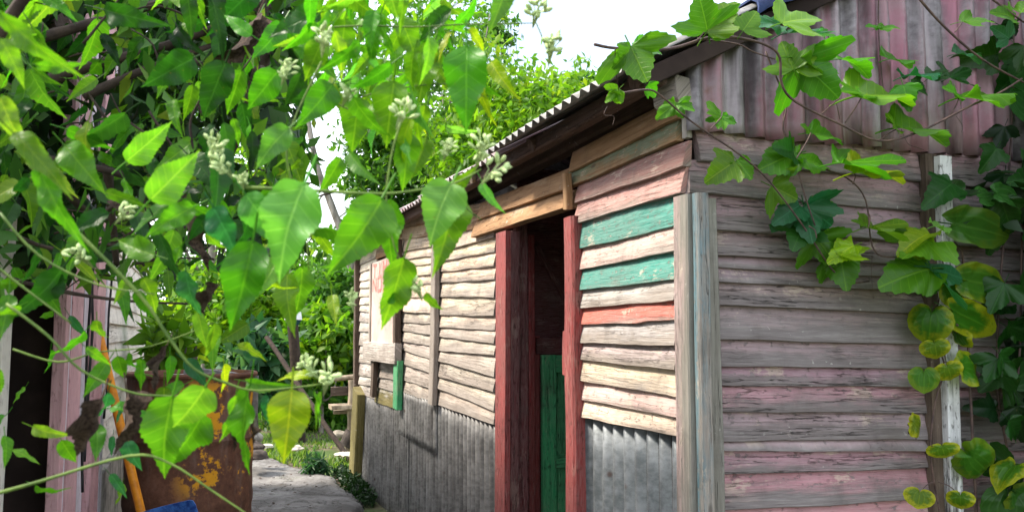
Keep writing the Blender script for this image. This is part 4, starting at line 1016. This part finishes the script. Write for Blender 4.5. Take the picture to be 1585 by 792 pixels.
def put(me, root, B, T, wf=1., n=None, roll=0, color=(.05, .15, .01), rim=0., name='leaf', jitter=.24):
    y = T - B; L_ = y.length; y = y / L_
    n = (CAM - (B + T) * .5).normalized() if n is None else Vector(n).normalized()
    n = n - y * n.dot(y); n = n.normalized() if n.length > 1e-4 else y.orthogonal().normalized()
    n = Matrix.Rotation(math.radians(roll), 3, y) @ n; x = y.cross(n)
    Mw = Matrix((x * L_ * wf, y * L_, n * L_)).transposed().to_4x4(); Mw.translation = B
    o = bpy.data.objects.new(name, me); COL.objects.link(o); o.parent = root
    rw = Matrix.Translation(root.location) @ Matrix.Rotation(root.rotation_euler.z, 4, 'Z')
    o.matrix_local = rw.inverted() @ Mw
    k = 1 + rl.uniform(-jitter, jitter); o.color = (color[0] * k * (1 + rl.uniform(-jitter, jitter)), color[1] * k, color[2] * k, rim)
    return o
def budmesh(seed, n=16, elong=1.0):
    r = random.Random(seed); V, F = [], []
    for i in range(n):
        d = Vector((r.gauss(0, 1), r.gauss(0, 1), abs(r.gauss(0, 1)) + .2)).normalized(); c0 = Vector((r.uniform(-.25, .25), r.uniform(-.25, .25), r.uniform(-.1, .5) * elong)); ln, w = r.uniform(.28, .42), r.uniform(.055, .085)
        u = d.orthogonal().normalized(); v = d.cross(u); b = len(V)
        for (f, s) in ((0, .35), (.3, .95), (.7, 1.1), (1, .35)):
            for j in range(5): a = 1.2566 * j; V.append(c0 + d * ln * f + (u * math.cos(a) + v * math.sin(a)) * w * s)
        for q in range(3):
            for j in range(5): F.append((b + q * 5 + j, b + q * 5 + (j + 1) % 5, b + q * 5 + 5 + (j + 1) % 5, b + q * 5 + 5 + j))
        F.append(tuple(range(b + 15, b + 20)))
        vv, ff = tube_data([Vector((0, 0, -.5)), c0 * .5, c0], .02, .02, 3, 0, r, 1); b2 = len(V); V += vv; F += [tuple(k + b2 for k in t) for t in ff]
    me = mesh('flower_cluster', V, F, smooth=4); me.materials.append(M['bud']); return me
BUD = [budmesh(1), budmesh(2, 20, 1.4), budmesh(3, 12)]
def buds(root, px, py, D, sz, seed, tilt=(0, 0, 1)):
    o = bpy.data.objects.new('flower_cluster', BUD[seed % 3]); COL.objects.link(o); o.parent = root
    q = Vector(tilt).to_track_quat('Z', 'Y').to_matrix().to_4x4(); p = at(px, py, D); s = sz * D / FPX
    rw = Matrix.Translation(root.location); o.matrix_local = rw.inverted() @ (Matrix.Translation(p) @ q @ Matrix.Rotation(rl.uniform(0, 6), 4, 'Z') @ Matrix.Scale(s, 4))

# --- the flowering vine hanging close to the camera on the left
FV = thing('flowering_vine', 'flowering climber with pale bud clusters hanging bright and close on the left', 'vine', (-1.05, 1.15, 0))
hero = [  # base x, y, tip x, y, depth, width factor, roll, colour
 (722, 70, 722, 197, .85, 1.0, 10, 'M'), (785, -28, 770, 42, .85, 1.0, -15, 'B'), (745, 128, 744, 192, .95, .9, 25, 'Y'), (592, 306, 524, 434, .8, 1.15, -8, 'B'), (606, 308, 588, 420, .9, .9, 20, 'M'),
 (700, 283, 655, 364, .82, 1.5, 10, 'P'), (703, 296, 688, 430, .86, .85, -20, 'B'), (448, 198, 386, 252, .8, 1.1, 15, 'P'), (472, 283, 402, 425, .72, 1.25, 20, 'P'), (528, 244, 498, 300, .95, 1.1, -20, 'M'),
 (496, 20, 412, 52, .95, .9, 30, 'D'), (698, 14, 640, 60, .95, .9, 25, 'D'), (570, 95, 612, 126, .9, .8, -40, 'P'), (638, 145, 655, 214, .9, .8, 45, 'P'), (622, 205, 634, 248, .9, .7, 40, 'P'), (541, 236, 570, 285, .9, .8, 40, 'P'),
 (760, 95, 782, 142, 1.0, .9, 15, 'Y'), (725, 44, 758, 82, .95, .9, -30, 'Y'), (610, 125, 596, 232, .88, 1.1, 15, 'B'), (628, 205, 634, 298, .9, .9, -20, 'B'), (700, 292, 734, 270, .84, 1.0, 10, 'B'), (746, 282, 764, 330, .9, .8, 30, 'P'),
 (490, 352, 510, 408, 1.1, .9, 30, 'Y'), (555, 150, 545, 240, .95, 1.1, 10, 'B'), (515, 130, 470, 195, .9, 1.0, -10, 'M'), (660, 215, 640, 275, .95, 1.0, -10, 'B'), (690, 195, 735, 215, 1.0, .7, 30, 'P'),
 (268, 612, 229, 752, .82, 1.0, 12, 'B'), (318, 598, 271, 676, .78, 1.25, -12, 'G'), (314, 640, 264, 738, .86, 1.0, -25, 'M'), (392, 372, 364, 518, .72, 1.0, 12, 'M'), (306, 482, 320, 546, .95, .9, 20, 'G'), (332, 500, 328, 560, .95, .9, -35, 'B'), (288, 418, 292, 496, .9, .9, 35, 'T'),
 (14, 455, 6, 528, .95, 1.1, 20, 'M'), (386, 598, 351, 738, .85, .55, 35, 'M'), (365, 610, 352, 690, .9, .7, -35, 'B'), (452, 602, 441, 718, .8, 1.15, 8, 'Y'), (484, 584, 426, 568, .86, .8, 30, 'Y'), (626, 398, 593, 520, .82, .85, -18, 'B'), (660, 452, 678, 492, .9, .9, 25, 'B'), (600, 470, 634, 430, .83, .7, 30, 'M'),
 (445, 424, 437, 510, 1.0, .85, 25, 'B'), (468, 412, 466, 500, 1.0, .8, -20, 'B'), (498, 606, 484, 660, .9, .35, 20, 'B'), (486, 604, 506, 662, .88, .3, -20, 'B'), (430, 400, 402, 455, .9, 1.3, 10, 'G'), (514, 456, 520, 496, 1.05, .9, 10, 'Y'), (412, 610, 404, 660, .95, .9, 10, 'T'), (382, 590, 440, 605, .95, .7, 30, 'B'),
 (50, 660, 96, 684, .9, .9, 30, 'G'), (95, 680, 118, 722, .95, 1.2, 10, 'M'), (148, 655, 160, 708, .95, 1.2, -10, 'M'), (182, 550, 192, 592, 1.05, 1.2, 10, 'M'), (150, 495, 148, 540, 1.05, 1.2, 15, 'B'), (196, 682, 208, 728, .95, 1.4, 10, 'T'), (200, 545, 206, 600, 1.1, .8, 40, 'M'),
 (60, 260, 110, 385, .7, .5, 20, 'B'), (0, 20, 100, 125, .65, .45, 25, 'B'), (20, 205, 110, 290, .68, .5, -15, 'B'), (100, 225, 155, 290, .8, 1.0, 10, 'B'), (195, 250, 270, 190, .9, .9, 20, 'G'), (232, 310, 312, 232, .78, 1.0, 15, 'G'), (300, 320, 220, 358, .8, .9, 10, 'B'), (240, 395, 168, 372, .82, .9, 10, 'B'), (320, 360, 345, 400, .85, .9, 10, 'B'), (380, 300, 440, 385, .75, 1.0, 15, 'P'), (330, 320, 370, 395, .72, 1.2, 25, 'T'), (0, 60, 45, 130, .7, .8, -20, 'B'), (0, 150, 28, 230, .7, .8, 10, 'G'), (55, 100, 130, 110, .75, .6, 25, 'B'),
 (300, 90, 222, 130, 1.0, 1.2, -10, 'D'), (350, 95, 310, 190, 1.05, 1.0, 15, 'D'), (160, 15, 250, 40, 1.0, .6, 15, 'D'), (390, 55, 340, 20, .95, 1.0, 10, 'M'), (430, 110, 380, 175, .9, 1.1, 10, 'M'), (460, 60, 520, 110, .9, .9, -15, 'B'), (500, 60, 470, 130, .88, 1.0, 10, 'B'), (590, 20, 560, 95, .95, 1.0, 20, 'M'), (620, 30, 655, 100, .95, 1.0, -20, 'B'), (670, 70, 640, 150, .95, 1.0, 10, 'B'), (535, 30, 520, 110, .95, 1.0, 10, 'B'),
]
for (bx, by, tx, ty, D, wf, ro, c) in hero:
    big = math.hypot(tx - bx, ty - by) > 75
    dz_ = rl.uniform(-.03, .02)
    put(rl.choice(OVB if big else OV), FV, at(bx, by, D), at(tx, ty, D + dz_), wf, None, ro, C_[c])
for (bx, by, tx, ty, D, wf) in ((158, 616, 119, 722, .85, 1.3), (258, 535, 222, 606, .9, .9), (196, 605, 214, 700, .92, 1.3), (378, 640, 360, 705, .9, .7), (388, 650, 392, 690, .9, .8), (340, 440, 300, 495, 1.0, 1.0), (270, 300, 310, 420, 1.2, 1.0), (210, 330, 150, 300, 1.2, 1.3), (400, 20, 350, 130, 1.3, 1.0)):
    put(rl.choice(DRY), FV, at(bx, by, D), at(tx, ty, D), wf, None, rl.uniform(-40, 40), (.08, .05, .04))
for i, (px, py, D, sz) in enumerate(((500, 68, .85, 44), (440, 118, .85, 34), (622, 180, .85, 46), (535, 152, .9, 34), (328, 240, .8, 40), (350, 262, .8, 40), (375, 285, .82, 28), (742, 242, .82, 44), (760, 268, .82, 50), (505, 592, .84, 44), (485, 576, .86, 36), (648, 448, .84, 40), (690, 345, .9, 30), (700, 365, .9, 26), (190, 335, .9, 36), (130, 400, 1.0, 44), (545, 470, 1.0, 26), (830, 22, 1.0, 46), (852, 80, 1.0, 46), (690, 238, .85, 30))):
    buds(FV, px, py, D, sz, i, (rl.uniform(-.4, .6), rl.uniform(-.6, .1), rl.uniform(.4, 1)))
def PX(lst, D, dv=0): return [at(x, y, D + dv * i / max(1, len(lst) - 1)) for i, (x, y) in enumerate(lst)]
st = [(PX([(380, 290), (470, 294), (590, 300), (660, 292), (705, 283), (745, 262)], .82), .0028, .0018), (PX([(620, 190), (606, 240), (598, 310), (610, 380), (630, 420), (650, 448)], .83), .0018, .0012),
      (PX([(100, 340), (215, 455), (260, 520), (300, 570), (350, 592), (400, 604), (500, 594)], .84), .0032, .0016), (PX([(10, 470), (75, 520), (125, 572), (200, 606), (250, 612), (292, 612)], .86), .0026, .0014),
      (PX([(-30, 770), (60, 745), (200, 705), (262, 716), (330, 760), (390, 800)], .8), .0028, .0014), (PX([(480, 45), (560, 40), (640, 42), (720, 38), (830, 36)], .92), .0018, .0012), (PX([(498, 95), (450, 200), (446, 260), (470, 330), (478, 420)], .86), .0018, .001),
      (PX([(0, 330), (60, 395), (150, 440), (240, 455)], .8), .0024, .0012), (PX([(20, 540), (90, 560), (150, 545), (235, 535), (330, 500)], 1.0), .0022, .0012), (PX([(-20, 400), (30, 440), (110, 500)], .85), .003, .0016), (PX([(700, 290), (720, 320), (745, 340)], .84), .0012, .001),
      (PX([(830, 36), (840, 60), (850, 90)], 1.0), .0012, .001), (PX([(560, 150), (600, 140), (690, 130), (750, 150)], .95), .0015, .001), (PX([(480, 130), (540, 170), (600, 180), (640, 220)], .92), .0016, .001)]
tubes('stem', FV, [(p, a * .66, b * .5) for p, a, b in st], M['stem'], Vector(FV.location), 6, split=True)
tw = [([(-1.05, 1.15, -.05), (-1.0, 1.1, .6), (-.85, 1.0, 1.2), (-.6, .95, 1.62), (-.42, .92, 1.85)], .012, .006), ([(-.85, 1.0, 1.2), (-.7, .9, 1.3), at(0, 330, .8)], .006, .003), ([(-1.0, 1.1, .6), (-.8, .9, .95), at(-30, 770, .8)], .006, .003), ([(-.85, 1.0, 1.2), (-.7, .85, 1.2), at(-20, 400, .85)], .005, .003)]
tubes('trunk', FV, tw, M['twig'], Vector(FV.location), 7, split=True)
def scatter(root, region, count, D0, D1, l0, l1, cols, meshes=OV, dirspread=70, name='leaf'):
    x0, y0, x1, y1, keep = region; k = 0
    while k < count:
        px, py = rl.uniform(x0, x1), rl.uniform(y0, y1)
        if keep and not keep(px, py): continue
        D = lerp(D0, D1, rl.random() ** 1.3); p = at(px, py, D); a = R(rl.gauss(0, dirspread * .6)); ln = rl.uniform(l0, l1)
        d = Vector((math.sin(a), rl.uniform(-.55, .55), -math.cos(a))).normalized()
        put(rl.choice(meshes), root, p, p + d * ln, rl.uniform(.8, 1.2), None, rl.uniform(-65, 65), C_[rl.choice(cols)]); k += 1
def keepB(x, y): return (y < 60 + 180 * (1 - abs(x - 610) / 150)) and not (470 < x < 525 and 290 < y < 395) and not (x > 700 and y < 60)
scatter(FV, (470, -30, 765, 250, keepB), 135, .85, 1.6, .03, .06, 'BBMMYPGB')
scatter(FV, (250, 400, 470, 610, lambda x, y: not (x > 400 and y > 470)), 14, .9, 1.5, .035, .06, 'BMGYT')
scatter(FV, (-20, 430, 240, 770, lambda x, y: not (84 < x < 165 and y > 560)), 26, .9, 1.5, .03, .055, 'MMBGT')

# --- the denser shrub over the doorway behind it
OS = thing('overhanging_shrub', 'dense dark green shrub hanging over the doorway at the upper left', 'shrub', (-1.35, 1.9, 0))
def gap(x, y): return not ((75 < x < 150 and 10 < y < 235) and rl.random() < .72) and not ((300 < x < 400 and 30 < y < 215) and rl.random() < .3) and y < 440 - .35 * max(0, x - 250) 
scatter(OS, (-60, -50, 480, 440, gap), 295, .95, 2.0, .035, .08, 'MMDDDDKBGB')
def inner():  # near-black leaves stand in for deep shadow inside the shrub
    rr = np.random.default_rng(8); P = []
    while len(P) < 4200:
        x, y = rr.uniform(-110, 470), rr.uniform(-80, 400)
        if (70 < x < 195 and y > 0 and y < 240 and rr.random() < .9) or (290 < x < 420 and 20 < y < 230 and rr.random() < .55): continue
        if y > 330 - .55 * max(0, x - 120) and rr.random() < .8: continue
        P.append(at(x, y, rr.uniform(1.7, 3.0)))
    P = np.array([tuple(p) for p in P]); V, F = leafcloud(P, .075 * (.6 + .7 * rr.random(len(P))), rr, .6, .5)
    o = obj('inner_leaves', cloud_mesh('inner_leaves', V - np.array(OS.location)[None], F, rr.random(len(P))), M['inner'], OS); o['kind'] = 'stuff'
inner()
def small_leaves():
    rr = np.random.default_rng(28); P = []
    while len(P) < 1200:
        x, y = rr.uniform(-110, 490), rr.uniform(-80, 440)
        if (70 < x < 170 and 0 < y < 240 and rr.random() < .85) or (290 < x < 420 and 20 < y < 230 and rr.random() < .5) or y > 430 - .45 * max(0, x - 150): continue
        P.append(at(x, y, rr.uniform(1.25, 2.4)))
    P = np.array([tuple(p) for p in P]); V, F = leafcloud(P, .05 * (.6 + .8 * rr.random(len(P))), rr, 1.1, .38)
    o = obj('small_leaves', cloud_mesh('small_leaves', V - np.array(OS.location)[None], F, rr.random(len(P))), M['tree_mid'], OS); o['kind'] = 'stuff'
small_leaves()
br = [([(-1.35, 1.9, -.1), (-1.3, 1.85, .8), (-1.2, 1.8, 1.5), (-1.05, 1.75, 2.0)], .028, .016)]
for lst, D, a, b in (([(60, 60), (130, 40), (250, 5), (420, -30)], 1.4, .010, .006), ([(60, 130), (150, 100), (260, 70), (420, 10)], 1.5, .012, .006), ([(130, 150), (220, 110), (330, 70)], 1.5, .009, .005), ([(40, 240), (170, 265), (230, 290), (330, 330)], 1.4, .008, .004), ([(165, 250), (172, 330), (180, 410)], 1.5, .010, .006), ([(100, 290), (125, 320), (155, 335)], 1.4, .008, .005), ([(420, 130), (400, 110), (385, 160), (350, 240)], 1.4, .012, .006), ([(400, 0), (410, 60), (400, 140), (345, 260)], 1.5, .013, .007), ([(250, 130), (300, 95), (380, 150)], 1.4, .007, .004),
                     ([(265, 400), (285, 330), (280, 250)], 1.5, .010, .005), ([(60, 450), (110, 370), (200, 300)], 1.3, .006, .003), ([(-10, 350), (80, 385), (160, 378), (260, 395)], 1.3, .004, .002), ([(10, 430), (90, 450), (190, 465), (290, 470)], 1.3, .004, .002)):
    br.append((PX(lst, D, .1), a, b))
for i in range(46):
    x, y = rl.uniform(-20, 430), rl.uniform(-20, 440); a = rl.uniform(0, 6.28); l = rl.uniform(50, 130); D = rl.uniform(1.1, 1.9)
    br.append((PX([(x, y), (x + l * .5 * math.cos(a) + rl.uniform(-12, 12), y + l * .5 * math.sin(a) + rl.uniform(-12, 12)), (x + l * math.cos(a), y + l * math.sin(a) + 12)], D), .0022, .001))
tubes('branch', OS, br[:14], M['twig'], Vector(OS.location), 5, .1, split=True); tubes('twig', OS, br[14:], M['twig'], Vector(OS.location), 5, .1)['kind'] = 'stuff'

# --- lobed vine climbing over the tin gable
def vine_leaf(root, meshes, bx, by, tx, ty, off, wf, k, ro, c, rim=0., off2=None):
    B, T = gpt(bx, by, off), gpt(tx, ty, off if off2 is None else off2)
    if meshes is CRD: B, T = B.lerp(T, .16), B.lerp(T, 1.02)
    n = ((CAM - B).normalized() * k + UP * (1 - k))
    return put(rl.choice(meshes), root, B, T, wf, n, ro, C_[c] if isinstance(c, str) else c, rim)
LV = thing('lobed_vine', 'three lobed climbing vine trailing over the pink tin gable', 'vine', loc2world(1.02, -.14, 0))
V1 = [  # base, tip, distance off the wall, width, facing (1 = camera, 0 = up), roll, colour
 (1210, 36, 1277, 20, .30, 1.0, .5, 0, 'B'), (1216, 52, 1275, 40, .26, 1.0, .45, 0, 'T'), (1208, 40, 1170, 24, .26, 1.0, .5, 0, 'T'), (1268, 50, 1296, 58, .14, .9, .45, 0, 'M'), (1228, 108, 1208, 62, .30, 1.2, .6, -10, 'B'), (1230, 106, 1266, 74, .30, 1.1, .6, 10, 'B'), (1240, 96, 1300, 154, .30, 1.25, .75, 5, 'M'),
 (1232, 90, 1302, 106, .3, .9, .5, 0, 'B'), (1301, 92, 1352, 98, .2, 1.0, .42, 0, 'M'), (1360, 44, 1394, 38, .12, 1.0, .4, 0, 'M'), (1362, 44, 1342, 36, .12, 1.0, .4, 0, 'M'), (1376, 92, 1416, 88, .12, 1.1, .45, 0, 'M'), (1322, 150, 1424, 128, .22, .9, .45, 0, 'B'), (1335, 146, 1306, 134, .22, 1.0, .5, 0, 'M'), (1398, 132, 1409, 168, .18, 1.2, .6, 0, 'M'), (1410, 130, 1442, 142, .18, 1.2, .55, 0, 'D'),
 (1402, 118, 1456, 108, .16, 1.0, .4, 0, 'T'), (1440, 120, 1470, 104, .14, 1.1, .45, 0, 'D'), (1470, 120, 1504, 106, .12, 1.2, .6, 0, 'D'), (1484, 152, 1470, 128, .22, 1.0, .5, 0, 'M'), (1486, 151, 1574, 133, .22, .85, .42, 0, 'B'), (1388, 199, 1374, 176, .22, 1.0, .5, 0, 'B'), (1390, 198, 1480, 192, .22, .85, .4, 0, 'B'), (1490, 34, 1544, 28, .2, .8, .45, 0, 'M'), (1482, 84, 1524, 82, .16, .8, .4, 0, 'T'),
 (1254, 206, 1244, 190, .14, 1.0, .5, 0, 'M'), (1256, 206, 1312, 208, .14, .9, .45, 0, 'M'), (1232, 238, 1180, 255, .16, 1.2, .7, 0, 'M'), (1228, 236, 1210, 222, .16, 1.2, .7, 0, 'D'), (1232, 244, 1292, 252, .16, .9, .6, 0, 'M'), (1302, 252, 1406, 246, .22, .7, .35, 0, 'M'), (1322, 268, 1408, 252, .24, .75, .4, 0, 'Y'), (1194, 288, 1238, 310, .14, 1.3, .95, 0, 'B'),
 (1138, 250, 1096, 276, .16, 1.2, .85, 0, 'B'), (1141, 248, 1164, 276, .16, 1.2, .8, 0, 'M'), (1238, 318, 1201, 338, .12, 1.1, .8, 0, 'T'), (1245, 320, 1258, 378, .12, 1.1, .95, 0, 'T'), (1247, 316, 1292, 354, .12, 1.2, .9, 0, 'T'), (1242, 350, 1228, 384, .10, 1.2, .9, 0, 'D'), (1274, 318, 1297, 330, .12, .9, .5, 0, 'M'), (1264, 368, 1297, 414, .12, 1.2, .9, 0, 'M'), (1322, 380, 1283, 400, .18, .9, .6, 0, 'Y'), (1300, 395, 1352, 376, .18, .7, .45, 0, 'Y'),
 (1344, 352, 1408, 344, .18, .75, .4, 0, 'B'), (1340, 350, 1319, 338, .18, .8, .4, 0, 'B'), (1290, 362, 1264, 392, .1, 1.2, .9, 0, 'D'), (1300, 392, 1310, 446, .12, 1.2, .95, 0, 'M'), (1284, 392, 1322, 432, .1, 1.2, .9, 0, 'M'), (1440, 362, 1392, 372, .2, .7, .5, 0, 'Y'), (1436, 372, 1396, 400, .2, 1.0, .7, 0, 'B'), (1448, 378, 1414, 396, .2, 1.0, .8, 0, 'Y'), (1446, 350, 1472, 346, .2, 1.0, .6, 0, 'P'), (1452, 380, 1472, 392, .2, .9, .6, 0, 'Y'),
 (1440, 416, 1370, 430, .2, 1.1, .7, 0, 'M'), (1442, 424, 1436, 460, .2, 1.4, .8, 0, 'M'), (1438, 414, 1492, 430, .2, 1.1, .65, 0, 'T'), (1474, 284, 1436, 310, .12, 1.0, .8, 0, 'D'), (1470, 300, 1486, 272, .12, 1.2, .9, 0, 'D'), (1562, 60, 1536, 40, .16, 1.0, .7, 0, 'T'), (1570, 30, 1545, 10, .2, 1.0, .6, 0, 'M'), (1580, 20, 1600, -10, .2, 1.0, .6, 0, 'B'),
 (1095, 48, 1082, -12, .42, 1.3, .75, 5, 'B'), (1094, 50, 1140, -8, .42, 1.2, .7, -5, 'B'), (1096, 50, 1142, 36, .42, .9, .7, 0, 'M'), (1150, 48, 1174, 14, .40, 1.3, .8, 0, 'B'), (976, 72, 1003, 128, .45, 1.35, .9, 8, 'B'), (978, 74, 952, 104, .45, 1.0, .8, -10, 'M'), (982, 76, 1030, 74, .45, .9, .6, 0, 'M'),
 (1002, 132, 1022, 152, .22, .9, .8, 0, 'M'), (958, 138, 936, 160, .30, .8, .8, 0, 'B'), (948, 140, 962, 166, .30, .7, .8, 20, 'B'), (1046, 161, 1016, 180, .2, .9, .8, 0, 'M'), (1047, 162, 1058, 184, .2, 1.2, .8, 0, 'M'), (1050, 160, 1076, 170, .2, .9, .6, 0, 'B'), (1116, 182, 1094, 175, .16, 1.1, .6, 0, 'M'), (1117, 183, 1112, 200, .16, 1.2, .8, 0, 'M'), (1118, 180, 1142, 188, .16, .9, .6, 0, 'M'),
]
for (bx, by, tx, ty, off, wf, k, ro, c) in V1:
    vine_leaf(LV, LOB, bx, by, tx, ty, off, wf * 1.12, k, ro + rl.uniform(-8, 8), c, off2=off + rl.uniform(-.03, .05))
def GP(lst, off): return [gpt(x, y, off if not isinstance(off, (list, tuple)) else lerp(off[0], off[1], i / (len(lst) - 1))) for i, (x, y) in enumerate(lst)]
vs = [(GP([(920, 69), (955, 75), (1035, 76), (1100, 58), (1150, 60), (1190, 72), (1207, 90), (1210, 130), (1232, 158), (1300, 192), (1360, 218), (1420, 205), (1500, 165), (1545, 145), (1582, 122)], (.42, .22)), .0042, .0032),
      (GP([(940, 149), (1000, 139), (1025, 150), (1070, 188), (1150, 243), (1192, 282), (1240, 345), (1300, 430), (1345, 435)], (.28, .1)), .0032, .0024), (GP([(1420, -5), (1460, 40), (1520, 92), (1585, 128)], .22), .0042, .0036), (GP([(1185, 80), (1206, 130), (1218, 160), (1212, 200), (1230, 245), (1245, 300), (1262, 350)], .16), .003, .002),
      (GP([(1360, -5), (1360, 45), (1364, 110), (1370, 160)], .06), .0022, .0016), (GP([(1255, 256), (1310, 275), (1340, 310), (1350, 380), (1375, 398), (1440, 392)], .16), .003, .002), (GP([(1080, 60), (1140, 68), (1165, 80), (1200, 92)], .3), .0026, .002), (GP([(1282, 55), (1285, 110), (1300, 185)], .10), .0018, .0012), (GP([(1240, 345), (1290, 395), (1330, 410)], .1), .0024, .0018), (GP([(1530, -5), (1585, 35)], .2), .004, .003),
      (GP([(1090, 50), (1080, 62)], .42), .002, .002), (GP([(952, 76), (953, 110), (958, 140)], (.45, .3)), .0014, .0012), (GP([(940, 165), (935, 178), (950, 180), (948, 195)], .28), .0009, .0006), (GP([(1395, 200), (1405, 222), (1418, 228), (1430, 232)], .2), .001, .0007), (GP([(1480, 180), (1490, 195), (1488, 205)], .2), .001, .0007), (GP([(1350, 395), (1349, 425), (1352, 462)], .14), .001, .0007)]
for (a, b) in (((1228, 110), (1210, 135)), ((1300, 152), (1270, 178)), ((1388, 200), (1360, 218)), ((1484, 152), (1470, 180)), ((1255, 206), (1233, 245)), ((1322, 268), (1320, 285)), ((1334, 150), (1308, 190)), ((1490, 34), (1478, 50)), ((1116, 182), (1100, 200)), ((1344, 352), (1344, 330)), ((1264, 368), (1252, 350))):
    vs.append((GP([a, ((a[0] + b[0]) / 2 + 3, (a[1] + b[1]) / 2 - 3), b], .22), .0018, .0022))
tubes('stem', LV, vs, M['stem_vine'], Vector(LV.location), 6, split=True)
tubes('stem', LV, [([loc2world(1.02, -.14, -.05), loc2world(1.0, -.10, .6), loc2world(.99, -.10, 1.2), loc2world(.96, -.12, 1.6), gpt(1440, 392, .16)], .006, .003)], M['stem_vine'], Vector(LV.location), 6)

# --- heart leaved climber on the white post
YV = thing('heart_leaved_climber', 'yellow edged heart leaved climber twining round the white post', 'climber', loc2world(.97, -.12, 0))
YM = (.038, .125, .006)
Y1 = [(1478, 482, 1554, 518, .16, 1.0, .9, 8, YM, .75, OVL), (1442, 480, 1436, 534, .14, 1.15, .95, 0, YM, .55, CRD), (1446, 530, 1452, 558, .14, 1.5, .8, 0, (.07, .17, .008), .8, CRD), (1466, 566, 1476, 592, .14, 1.5, .8, 0, (.10, .18, .008), 1.0, CRD), (1488, 568, 1527, 574, .14, 1.1, .8, 0, YM, .7, CRD), (1430, 574, 1430, 610, .10, 1.2, 1., 0, (.05, .14, .01), .3, CRD), (1482, 515, 1496, 546, .12, .9, .9, 40, YM, .9, CRD),
      (1414, 652, 1434, 668, .12, 1.3, .6, 0, (.11, .19, .008), .8, CRD), (1458, 690, 1464, 712, .14, 2.0, .75, 0, (.07, .17, .008), 1.0, CRD), (1500, 702, 1545, 744, .16, .85, .95, 0, (.05, .15, .01), .25, CRD), (1570, 718, 1538, 750, .18, .9, .85, 30, (.05, .15, .01), .85, CRD), (1424, 760, 1420, 788, .14, 1.55, .95, 0, (.07, .15, .006), 1.0, CRD), (1486, 764, 1487, 790, .14, 1.55, .95, 0, (.08, .165, .006), 1.0, CRD), (1572, 762, 1600, 790, .18, 1.2, .8, 0, (.035, .12, .012), .3, CRD), (1560, 772, 1535, 790, .14, 1.2, .8, 0, (.015, .06, .01), 0, CRD),
      (1481, 348, 1572, 366, .16, 1.0, .8, 0, (.03, .11, .012), .1, OVL), (1545, 300, 1592, 310, .2, 1.2, .7, 0, (.025, .105, .018), 0, OVL), (1516, 306, 1540, 302, .16, 1.1, .7, 0, (.03, .12, .02), 0, CRD), (1496, 434, 1573, 448, .16, 1.15, .9, 0, (.045, .14, .010), .35, OVL), (1464, 440, 1494, 462, .12, 1.2, .8, 0, (.045, .13, .01), .6, CRD), (1452, 500, 1464, 476, .12, 1.1, .8, 0, (.04, .13, .01), .2, CRD)]
for (bx, by, tx, ty, off, wf, k, ro, c, rim, ms) in Y1: vine_leaf(YV, ms, bx, by, tx, ty, off, wf * (.66 if ms is OVL else 1.0), k, ro + rl.uniform(-6, 6), c, rim * .62)
ys = [([loc2world(.97, -.12, -.05)] + GP([(1456, 800), (1450, 740), (1438, 715), (1440, 690)], .09)[0:1] + GP([(1446, 745), (1440, 690), (1448, 620), (1462, 570), (1448, 520), (1452, 470), (1462, 420), (1450, 380)], .09), .0035, .002)]
for (a, b) in (((1448, 535), (1466, 500)), ((1466, 566), (1458, 540)), ((1488, 568), (1460, 560)), ((1478, 482), (1455, 480)), ((1442, 480), (1452, 470)), ((1424, 762), (1446, 745)), ((1486, 766), (1452, 745)), ((1458, 690), (1442, 690)), ((1500, 702), (1445, 690)), ((1414, 655), (1418, 680)), ((1496, 434), (1465, 425)), ((1480, 515), (1465, 500)), ((1570, 718), (1600, 745)), ((1600, 745), (1560, 756))):
    ys.append((GP([a, ((a[0] + b[0]) / 2, (a[1] + b[1]) / 2 - 4), b], .12), .0014, .0018))
tubes('stem', YV, ys, M['stem_vine'], Vector(YV.location), 6, split=True)
put(DRY[0], YV, gpt(1412, 650, .1), gpt(1420, 684, .1), 1.2, None, 20, (.2, .08, .03)); put(DRY[1], YV, gpt(1474, 486, .14), gpt(1490, 512, .14), .8, None, 20, (.2, .08, .03))

# --- dark lobed leaves at the right end of the gable
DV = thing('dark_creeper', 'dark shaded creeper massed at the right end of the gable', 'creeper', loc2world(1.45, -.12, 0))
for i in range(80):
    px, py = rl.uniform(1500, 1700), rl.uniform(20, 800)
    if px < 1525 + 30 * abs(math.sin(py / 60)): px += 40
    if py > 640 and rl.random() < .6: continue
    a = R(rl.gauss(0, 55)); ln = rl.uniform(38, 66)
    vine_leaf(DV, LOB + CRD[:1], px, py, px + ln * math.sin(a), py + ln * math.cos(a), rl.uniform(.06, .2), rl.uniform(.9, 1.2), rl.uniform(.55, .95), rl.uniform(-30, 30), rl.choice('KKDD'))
tubes('stem', DV, [([loc2world(1.45 + .1 * i, -.12, -.05)] + GP([(1560 + 30 * i, 700), (1545 + 35 * i, 500), (1560 + 25 * i, 300), (1570 + 30 * i, 80), (1560 + 30 * i, -20)], .08), .005, .003) for i in range(3)], M['stem_vine'], Vector(DV.location), 6, split=True)
